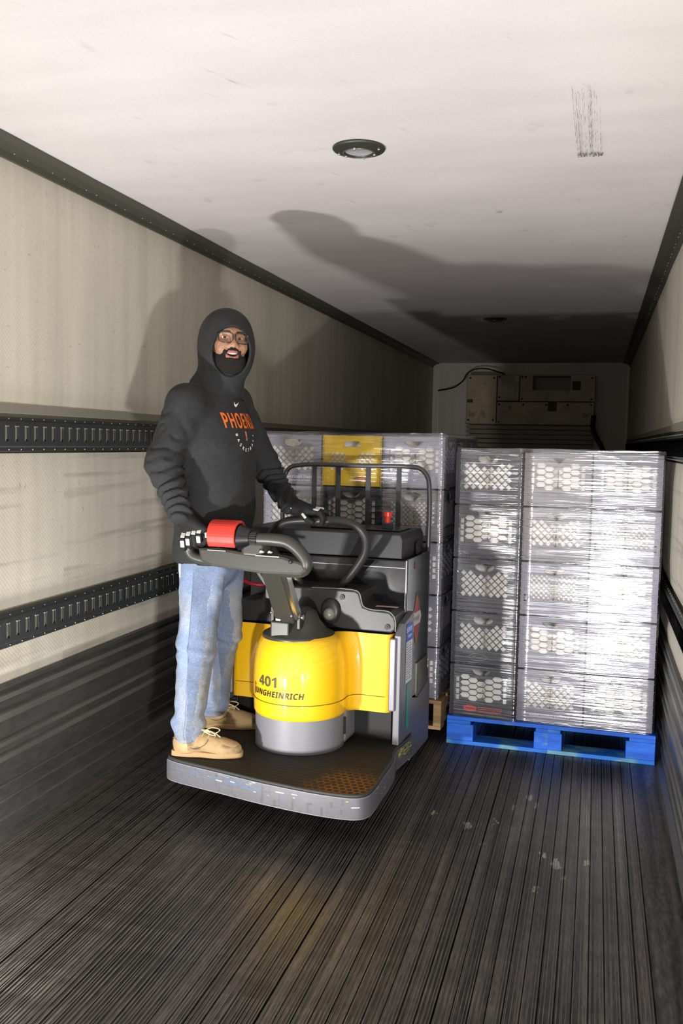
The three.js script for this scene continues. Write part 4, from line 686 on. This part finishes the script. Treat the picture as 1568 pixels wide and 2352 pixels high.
  const headW = (x, y, z) => { const e = HI.elements; return headSDF(e[0] * x + e[4] * y + e[8] * z + e[12], e[1] * x + e[5] * y + e[9] * z + e[13], e[2] * x + e[6] * y + e[10] * z + e[14]); };
  const bodySDF = (x, y, z) => {
    let d = ell(x, y, z, [0.44, 1.45, -3.7], [0.11, 0.22, 0.16]); d = smin(d, ell(x, y, z, [0.45, 1.1, -3.7], [0.11, 0.2, 0.15]), 0.05);
    d = smin(d, cone(x, y, z, [0.45, 1.55, -3.7], [0.49, 1.8, -3.71], 0.07, 0.055), 0.05);
    for (const [a, b, c, r, q, s] of [[shR, elR, wrR, 0.052, 0.043, 0.03], [shL, elL, wrL, 0.052, 0.043, 0.03], [hipR, kneeR, footR, 0.08, 0.055, 0.042], [hipL, kneeL, footL, 0.08, 0.055, 0.042]]) d = smin(smin(d, cone(x, y, z, a, b, r, q), 0.03), cone(x, y, z, b, c, q, s), 0.02);
    return d;
  };
  const lowBody = nets(bodySDF, [0.2, 0.2, -4.08], [0.85, 1.86, -3.32], 0.014, () => [0.4, 0.205, 0.118]), face = nets(headW, [0.37, 1.76, -3.85], [0.66, 2.09, -3.55], 0.0034, skinTone);
  const bodyG = mergeGeometries([lowBody.toNonIndexed(), face.toNonIndexed()]);
  const body = put('body', bodyG, skinMat); body.userData.label = 'smiling face with brown skin';
  // eyes, teeth, beard, spectacles
  for (const q of [-1, 1]) {
    const eye = put('eye', sp(0.0122, q * 0.0315, 0.0055, 0.0795, 20, 16).applyMatrix4(HM), P(0xe9e2da, 0.15, 0, { clearcoat: 1 }), body);
    const dir = V(-0.25, -0.28, 1).normalize(); put('iris', sp(0.007, q * 0.0315 + dir.x * 0.0078, 0.0055 + dir.y * 0.0078, 0.0795 + dir.z * 0.0078, 14, 10).applyMatrix4(HM), P(0x1c0f09, 0.1, 0, { clearcoat: 1 }), eye);
    put('eyelid', new THREE.SphereGeometry(0.0135, 20, 10, 0, Math.PI * 2, 0, 1.24).rotateX(0.42).translate(q * 0.0315, 0.0062, 0.0785).applyMatrix4(HM), P(0xa87c60, 0.55), body);
    put('eyelid', new THREE.SphereGeometry(0.0132, 20, 10, 0, Math.PI * 2, 0, 1.05).rotateX(Math.PI - 0.42).translate(q * 0.0315, 0.005, 0.0785).applyMatrix4(HM), P(0xa87c60, 0.55), body);
  }
  { const a = []; for (let k = -4; k <= 3; k++) { const u = (k + 0.5) * 0.0068; a.push(bx(0.0062, 0.0085 - Math.abs(u) * 0.09, 0.004, u, -0.0615 + u * u * 9, 0.0925 - u * u * 14, 0.0015).applyMatrix4(HM)); } put('teeth', a, P(0xede6d6, 0.25), body); }
  const beardSDF = (x, y, z) => {
    const ax = Math.abs(x), n = 0.004 * (noise3(x * 260, y * 260, z * 260, 5) - 0.5) + 0.002 * (noise3(x * 600, y * 600, z * 600, 7) - 0.5);
    const top = mix(-0.081, 0.0, step(0.022, 0.074, ax)) + 0.02 * (noise3(x * 130, y * 130, z * 130, 9) - 0.5);
    let d = ell(x, y, z, [0, -0.09, 0.028], [0.071, 0.062, 0.076]); d = smin(d, ell(x, y, z, [0, -0.05, 0.0], [0.074, 0.075, 0.07]), 0.03);
    d = smax(d, y - top, 0.01);
    d = smin(d, cone(ax, y, z, [0.003, -0.0445, 0.107], [0.03, -0.052, 0.092], 0.0058, 0.0065), 0.006); d = smin(d, cone(ax, y, z, [0.031, -0.053, 0.089], [0.034, -0.09, 0.076], 0.0065, 0.012), 0.008);
    d = smin(d, ell(x, y, z, [0, -0.092, 0.082], [0.024, 0.007, 0.015]), 0.006);
    return d + n;
  };
  put('beard', nets(beardSDF, [-0.09, -0.165, -0.08], [0.09, 0.03, 0.125], 0.0034).applyMatrix4(HM), tri(M(0x15110f, 0.85, 0, { bumpMap: grain, bumpScale: 0.002 }), 0.25), body);
  {
    const fr = P(0x15161a, 0.25, 0, { clearcoat: 1 }), gl = new THREE.Group(); gl.name = 'spectacles'; man.add(gl);
    for (const q of [-1, 1]) {
      const pts = []; for (let k = 0; k < 24; k++) { const a = (k / 24) * Math.PI * 2, e = 3.2, c = Math.cos(a), s = Math.sin(a), r = 1 / Math.pow(Math.abs(c) ** e + Math.abs(s) ** e, 1 / e); pts.push([q * 0.0335 + 0.029 * r * c, 0.0 + 0.0205 * r * s + (s > 0 ? 0.001 : 0), 0.112 - 0.9 * (Math.abs(q * 0.0335 + 0.029 * r * c)) ** 2 * 3]); }
      put('rim', tube(pts, 0.0024, 48, 6, true).applyMatrix4(HM), fr, gl);
      put('temple', tube([[q * 0.0615, 0.011, 0.1015], [q * 0.071, 0.012, 0.078], [q * 0.08, 0.011, 0.02], [q * 0.083, 0.006, -0.01]], 0.0024, 24, 6).applyMatrix4(HM), fr, gl);
      put('lens', new THREE.CircleGeometry(0.024, 24).scale(1.16, 0.8, 1).rotateY(q * 0.16).translate(q * 0.0335, 0.001, 0.109).applyMatrix4(HM), P(0xffffff, 0.02, 0, { transmission: 1, thickness: 0, ior: 1.4 }), gl);
    }
    put('bridge', tube([[-0.007, 0.008, 0.1115], [0, 0.011, 0.1145], [0.007, 0.008, 0.1115]], 0.0021, 12, 6).applyMatrix4(HM), fr, gl);
  }
  // sweatshirt
  const fold = (x, y, z, a, b, k, amp) => { // rings of creases along a limb
    const d = [b[0] - a[0], b[1] - a[1], b[2] - a[2]], l = Math.hypot(...d), t = ((x - a[0]) * d[0] + (y - a[1]) * d[1] + (z - a[2]) * d[2]) / l;
    if (t < -0.05 || t > l + 0.05) return 0; const w = noise3(x * 11, y * 11, z * 11, 3) * 14 + noise3(x * 26, y * 26, z * 26, 4) * 4, m = 0.35 + 1.3 * noise3(x * 14, y * 14, z * 14, 8);
    return amp * m * step(-0.05, 0.08, t) * (Math.abs(Math.sin(t * k + w)) - 0.5);
  };
  const TA = 0.2, tc = Math.cos(TA), ts = Math.sin(TA); // the chest is turned a little towards the doorway
  const hoodieSDF = (x, y, z) => {
    const u = (x - 0.45) * tc + (z + 3.7) * ts, v = -(x - 0.45) * ts + (z + 3.7) * tc;
    let d = ell(u, y, v, [0.006, 1.48, 0], [0.172, 0.235, 0.215]); d = smin(d, ell(u, y, v, [0.014, 1.24, 0], [0.168, 0.25, 0.2]), 0.08);
    d = smin(d, ell(u, y, v, [0.004, 1.05, 0], [0.152, 0.13, 0.19]), 0.05);
    d = smin(d, cone(x, y, z, shR, shL, 0.075, 0.075), 0.06); d = smin(d, cone(x, y, z, [0.44, 1.66, -3.7], [0.49, 1.78, -3.705], 0.115, 0.09), 0.06);
    d = smax(d, 1.0 + 0.03 * (x - 0.45) - y, 0.012);
    d += 0.014 * (noise3(x * 9 + y * 5, y * 5, z * 9, 11) - 0.5) + 0.005 * (noise3(x * 30, y * 17, z * 30, 12) - 0.5);
    let r = smin(cone(x, y, z, shR, elR, 0.083, 0.066), cone(x, y, z, elR, wrR, 0.066, 0.047), 0.03) - fold(x, y, z, elR, wrR, 70, 0.016) - fold(x, y, z, shR, elR, 30, 0.006);
    let l = smin(cone(x, y, z, shL, elL, 0.08, 0.062), cone(x, y, z, elL, wrL, 0.06, 0.043), 0.03) - fold(x, y, z, elL, wrL, 70, 0.015) - fold(x, y, z, shL, elL, 30, 0.006);
    return smin(smin(d, r, 0.035), l, 0.035);
  };
  const hood = put('hoodie', nets(hoodieSDF, [0.22, 0.97, -4.1], [0.83, 1.9, -3.3], 0.0075), cloth);
  const hoodSDF = (x, y, z) => {
    let o = ell(x, y, z, [0, 0.018, -0.022], [0.112, 0.126, 0.128]); o = smin(o, ell(x, y, z, [0, -0.06, -0.005], [0.109, 0.1, 0.115]), 0.06);
    o = smin(o, cone(x, y, z, [0, -0.115, -0.02], [-0.02, -0.2, -0.05], 0.088, 0.12), 0.05); o += 0.003 * (noise3(x * 24, y * 24, z * 24, 21) - 0.5) + 0.002 * Math.sin(z * 60 + 4 * noise3(x * 9, y * 9, z * 9, 2));
    let h = smax(o, -(o + 0.016), 0.006);
    h = smax(h, -ell(x, y, z, [0, -0.056, 0.13], [0.083, 0.104, 0.14]), 0.012);
    const rim = Math.abs(ell(x, y, z, [0, -0.056, 0.13], [0.091, 0.113, 0.15])) - 0.002; return smin(h, smax(rim, Math.abs(o + 0.006) - 0.009, 0.006), 0.004);
  };
  put('hood', nets(hoodSDF, [-0.16, -0.24, -0.19], [0.15, 0.165, 0.15], 0.0046).applyMatrix4(HM), cloth, hood);
  put('waistband', (() => { const g = []; for (let k = 0; k < 1; k++) g.push(lathe([[1.0, -0.022], [1.015, -0.02], [1.02, 0], [1.015, 0.02], [1.0, 0.022]], 48).scale(0.147, 1, 0.176).translate(0.452, 1.02, -3.7)); return g; })(), cloth, hood);
  { // chest print, wrapped over the cloth
    const tx = canvasTex(1024, 768, (c, w, h) => {
      c.clearRect(0, 0, w, h); c.fillStyle = '#f2f2f2'; // tick emblem
      c.beginPath(); c.moveTo(448, 62); c.bezierCurveTo(415, 105, 425, 150, 478, 128); c.lineTo(590, 66); c.lineTo(484, 98); c.bezierCurveTo(450, 106, 442, 88, 448, 62); c.fill();
      c.fillStyle = '#e8701d'; c.save(); c.translate(60, 415); c.font = 'bold 250px sans-serif'; const tw = c.measureText('PHOENIX').width; c.scale(900 / tw, 1.12); c.fillText('PHOENIX', 0, 0); c.restore();
      c.fillStyle = '#f2f2f2'; c.font = 'bold 64px sans-serif'; c.textAlign = 'center'; const s = 'BASKETBALL';
      for (let k = 0; k < s.length; k++) { const a = mix(2.95, 0.2, k / (s.length - 1)); c.save(); c.translate(512 + 250 * Math.cos(a), 455 + 250 * Math.sin(a)); c.rotate(a - Math.PI / 2); c.fillText(s[k], 0, 20); c.restore(); }
      c.fillStyle = '#d98a7a'; c.fillRect(494, 455, 36, 120); c.fillStyle = '#b8452c'; c.fillRect(500, 520, 24, 40);
    });
    const g = new THREE.BufferGeometry(), pos = [], uv = [], idx = [], n = 40, m = 30;
    for (let j = 0; j <= m; j++) for (let i = 0; i <= n; i++) {
      const v = mix(0.13, -0.112, i / n), y = mix(1.455, 1.695, j / m); let u = 0.32; for (let k = 0; k < 50; k++) { const d = hoodieSDF(0.45 + u * tc - v * ts, y, -3.7 + u * ts + v * tc); u -= d * 0.7; if (d < 0.0004) break; }
      u += 0.0025; pos.push(0.45 + u * tc - v * ts, y, -3.7 + u * ts + v * tc); uv.push(i / n, j / m);
    }
    for (let j = 0; j < m; j++) for (let i = 0; i < n; i++) { const a = j * (n + 1) + i; idx.push(a, a + 1, a + n + 1, a + 1, a + n + 2, a + n + 1); }
    g.setAttribute('position', new THREE.Float32BufferAttribute(pos, 3)); g.setAttribute('uv', new THREE.Float32BufferAttribute(uv, 2)); g.setIndex(idx); g.computeVertexNormals();
    put('chest_print', g, M(0xffffff, 0.7, 0, { map: tx, transparent: true }), hood).userData.label = 'orange and white team lettering';
  }
  { const P2 = []; for (let k = 0; k <= 10; k++) { const t = k / 10, y = mix(1.27, 1.09, t), z = mix(-3.64, -3.585, t); let x = 0.75; for (let i = 0; i < 40; i++) { const d = hoodieSDF(x, y, z); x -= d * 0.7; if (d < 0.0005) break; } P2.push([x + 0.001, y, z]); } put('pocket_edge', tube(P2, 0.004, 30, 6), cloth, hood); }
  // jeans
  const jeanSDF = (x, y, z) => {
    let d = ell(x, y, z, [0.45, 1.0, -3.7], [0.125, 0.13, 0.172]);
    const w = 0.02 * (noise3(x * 13, y * 13, z * 13, 31) - 0.5) + 0.008 * (noise3(x * 40, y * 40, z * 40, 33) - 0.5);
    for (const [h, k, a, f] of [[hipR, kneeR, ankR, footR], [hipL, kneeL, ankL, footL]]) {
      let l = smin(cone(x, y, z, h, k, 0.099, 0.077), cone(x, y, z, k, a, 0.075, 0.062), 0.03); l = smin(l, cone(x, y, z, a, f, 0.064, 0.066), 0.02);
      const low = step(0.5, 0.3, y), mid = step(0.08, 0, Math.abs(y - 0.64));
      l += 0.012 * low * (Math.sin(y * 75 + 9 * noise3(x * 8, y * 8, z * 8, 35)) * 0.5) + 0.006 * mid * Math.sin(y * 90 + x * 40 + 5 * noise3(x * 9, y * 9, z * 9, 36)); d = smin(d, l, 0.035);
    }
    d += w; const f = smax(d, 0.268 + 0.25 * (x - 0.44) * 0.3 - y, 0.004); return f;
  };
  const jeans = put('jeans', nets(jeanSDF, [0.22, 0.24, -4.05], [0.65, 1.12, -3.38], 0.0075), denim);
  for (const [a, b, c] of [[hipR, kneeR, footR], [hipL, kneeL, footL]]) { const pts = []; for (let k = 0; k <= 24; k++) { const t = k / 24, y = mix(0.97, 0.285, t), x = y > 0.66 ? mix(b[0], a[0], (y - 0.66) / 0.33) : mix(c[0], b[0], (y - 0.27) / 0.39); let z = -3.3 + (a === hipL ? 0 : 0); if (a === hipL) break; for (let i = 0; i < 60; i++) { const d = jeanSDF(x + 0.002, y, z); z -= d * 0.7; if (d < 0.0004) break; } pts.push([x + 0.002, y, z + 0.0005]); } if (pts.length) put('side_seam', tube(pts, 0.0014, 80, 5), stitch, jeans); }
  put('phone', bx(0.026, 0.06, 0.012, 0.386, 0.972, -3.552, 0.003), M(0xd9d6d2, 0.4), jeans).userData.label = 'white phone edge showing at the pocket';
  // shoes
  for (const [hx, hz, tx, tz] of [[0.372, -3.503, 0.652, -3.57], [0.3, -3.895, 0.58, -3.965]]) {
    const l = Math.hypot(tx - hx, tz - hz), q = Math.atan2(-(tz - hz), tx - hx), sm4 = new THREE.Matrix4().compose(V(hx, 0.2035, hz), new THREE.Quaternion().setFromAxisAngle(V(0, 1, 0), q), V(l / 0.285, 1, 1));
    const sh = new THREE.Group(); sh.name = 'shoe'; man.add(sh); sh.userData.label = 'dusty tan lace-up work shoe';
    const up = (x, y, z) => {
      let d = ell(x, y, z, [0.05, 0.05, 0], [0.05, 0.06, 0.038]); d = smin(d, cone(x, y, z, [0.06, 0.055, 0], [0.06, 0.115, 0], 0.044, 0.046), 0.03); d = smin(d, cone(x, y, z, [0.1, 0.062, 0], [0.19, 0.042, 0.002], 0.042, 0.036), 0.03);
      d = smin(d, ell(x, y, z, [0.222, 0.034, 0.002], [0.062, 0.036, 0.046]), 0.03); d -= 0.002 * (noise3(x * 50, y * 50, z * 50, 41) - 0.5); return smax(smax(d, 0.016 - y, 0.004), y - 0.108, 0.006);
    };
    put('upper', nets(up, [-0.02, 0, -0.07], [0.3, 0.125, 0.07], 0.0045).applyMatrix4(sm4), tanMat, sh);
    const so = []; for (let k = 0; k < 40; k++) { const a = (k / 40) * Math.PI * 2, cx = Math.cos(a), u = 0.142 + 0.148 * cx, wd = mix(0.036, 0.05, step(-0.4, 0.5, cx)) * (1 - 0.1 * step(0.3, 0, Math.abs(cx + 0.15))); so.push([u, wd * Math.sign(Math.sin(a)) * Math.pow(Math.abs(Math.sin(a)), 0.55)]); }
    const sg = ext(so.map(([a, b]) => [a, -b]), 0.016, 0.004); sg.rotateX(-Math.PI / 2); put('sole', sg.translate(0, 0.004, 0).applyMatrix4(sm4), tri(M(0xa98a5f, 0.8, 0, { bumpMap: grain, bumpScale: 0.001 }), 0.3), sh);
    const lace = M(0xcdbb93, 0.7); put('lace', [tube([[0.1, 0.11, 0.02], [0.125, 0.118, 0.03], [0.165, 0.112, 0.034], [0.18, 0.098, 0.03], [0.16, 0.094, 0.018], [0.125, 0.105, 0.006]], 0.0026, 40, 6), tube([[0.125, 0.105, 0.006], [0.16, 0.116, -0.01], [0.19, 0.104, -0.02], [0.17, 0.09, -0.016], [0.13, 0.103, 0.002]], 0.0026, 40, 6), tube([[0.125, 0.105, 0.006], [0.17, 0.105, 0.02], [0.2, 0.088, 0.026]], 0.0024, 20, 6)].map((g) => g.applyMatrix4(sm4)), lace, sh).userData.kind = 'stuff';
    for (let k = 0; k < 4; k++) put('lace_row', tube([[0.1 + k * 0.023, 0.094 - k * 0.007, -0.03], [0.106 + k * 0.023, 0.107 - k * 0.0075, 0], [0.1 + k * 0.023, 0.094 - k * 0.007, 0.03]], 0.0028, 14, 6).applyMatrix4(sm4), lace, sh);
    put('seam', [tube([[0.005, 0.085, 0.033], [0.05, 0.062, 0.046], [0.1, 0.042, 0.047], [0.14, 0.062, 0.043], [0.15, 0.078, 0.032]], 0.0014, 30, 5).applyMatrix4(sm4)], M(0x6d5736, 0.8), sh); put('seam', [tube([[0.2, 0.03, 0.048], [0.19, 0.05, 0.042], [0.185, 0.066, 0.026], [0.185, 0.073, 0]], 0.0014, 30, 5).applyMatrix4(sm4)], M(0x6d5736, 0.8), sh);
  }
  // gloved hands
  function hand(wr, knuckles, fingers, thumb, cuffFrom, rk) {
    const f = (x, y, z) => {
      let d = cone(x, y, z, cuffFrom, wr, 0.036, 0.03);
      let p = 1; knuckles.forEach((k) => { p = smin(p, cone(x, y, z, wr, k, 0.028, 0.0165), 0.018); });
      p = smin(p, cone(x, y, z, wr, thumb[0], 0.022, 0.017), 0.015); d = smin(d, p, 0.02);
      fingers.forEach((q) => { let g = 1; for (let i = 0; i < q.length - 1; i++) g = Math.min(g, cone(x, y, z, q[i], q[i + 1], 0.0128 - i * 0.0007, 0.012 - i * 0.0008)); d = smin(d, g, 0.004); });
      let th = 1; for (let i = 0; i < thumb.length - 1; i++) th = Math.min(th, cone(x, y, z, thumb[i], thumb[i + 1], 0.0155 - i * 0.002, 0.0135 - i * 0.002)); return smin(d, th, 0.008);
    };
    const all = [wr, cuffFrom, ...knuckles, ...fingers.flat(), ...thumb], lo = [0, 1, 2].map((k) => Math.min(...all.map((p) => p[k])) - 0.045), hi = [0, 1, 2].map((k) => Math.max(...all.map((p) => p[k])) + 0.045);
    const g = put('glove', nets(f, lo, hi, 0.0032), glove); g.userData.label = 'black work glove with white knuckle pads';
    return g;
  }
  const pad = (parent, a, b, up, w, off) => { // white pad lying on the back of a finger
    const A = V(...a), B = V(...b), d = B.clone().sub(A), n = V(...up).normalize(), s = d.clone().normalize().cross(n).normalize(), n2 = s.clone().cross(d.clone().normalize()).normalize();
    const g = new RoundedBoxGeometry(w, d.length() * 0.82, 0.006, 2, 0.0028), m = new THREE.Matrix4().makeBasis(s, d.clone().normalize(), s.clone().cross(d.clone().normalize())); const c = A.add(B).multiplyScalar(0.5).addScaledVector(n, off); m.setPosition(c); put('knuckle_pad', g.applyMatrix4(m), guard, parent);
  };
  {
    const xs = [0.447, 0.47, 0.493, 0.516], by = [1.104, 1.113, 1.119, 1.125], K = [], F = [];
    xs.forEach((x, i) => { const c = (a, r = 0.033) => [x, by[i] + r * Math.sin(a), -3.457 + r * Math.cos(a)]; const k = c(1.3, 0.04); K.push(k); F.push([k, c(0.35, 0.035), c(-0.75), c(-1.7), c(-2.3)]); });
    const g = hand([0.452, 1.205, -3.418], K, F, [[0.505, 1.172, -3.432], [0.54, 1.155, -3.44], [0.552, 1.128, -3.424], [0.538, 1.105, -3.42]], wrR);
    for (let i = 0; i < 4; i++) { pad(g, F[i][0], F[i][1], [0, 0.5, 1], 0.018, 0.0125); if (i !== 2) pad(g, F[i][1], F[i][2], [0, 0, 1], 0.017, 0.0125); }
    pad(g, [0.545, 1.15, -3.43], [0.552, 1.125, -3.421], [0.5, 0.2, 1], 0.018, 0.011);
    put('cuff', bar([0.437, 1.235, -3.404], [0.45, 1.205, -3.416], 0.042, 24, 0.039), glove, g);
  }
  {
    const zk = [-3.913, -3.931, -3.956, -3.977], yk = [1.212, 1.217, 1.214, 1.206], zp = [-3.903, -3.911, -3.978, -3.99], K = [], F = [];
    zk.forEach((z, i) => { const k = [0.84 - (i === 3 ? 0.012 : 0), yk[i], z]; K.push(k); F.push([k, [0.873, yk[i] - 0.004, zp[i]], [0.888, yk[i] - 0.032, zp[i]], [0.878, yk[i] - 0.055, mix(zp[i], -3.944, 0.2)]]); });
    const g = hand([0.755, 1.222, -3.946], K, F, [[0.79, 1.2, -3.915], [0.812, 1.178, -3.9], [0.838, 1.165, -3.903]], wrL);
    for (let i = 0; i < 3; i++) pad(g, F[i][0], F[i][1], [0, 1, 0.35], 0.018, 0.0125);
    pad(g, [0.79, 1.2, -3.913], [0.815, 1.176, -3.9], [0, 0.3, 1], 0.012, 0.0135);
    put('piping', tube([[0.735, 1.222, -3.912], [0.77, 1.218, -3.913], [0.8, 1.226, -3.918], [0.83, 1.224, -3.913]], 0.0035, 20, 6), guard, g);
    put('cuff', bar([0.71, 1.242, -3.95], [0.748, 1.225, -3.947], 0.041, 24, 0.036), glove, g);
  }
}
renderer.render(scene, camera);
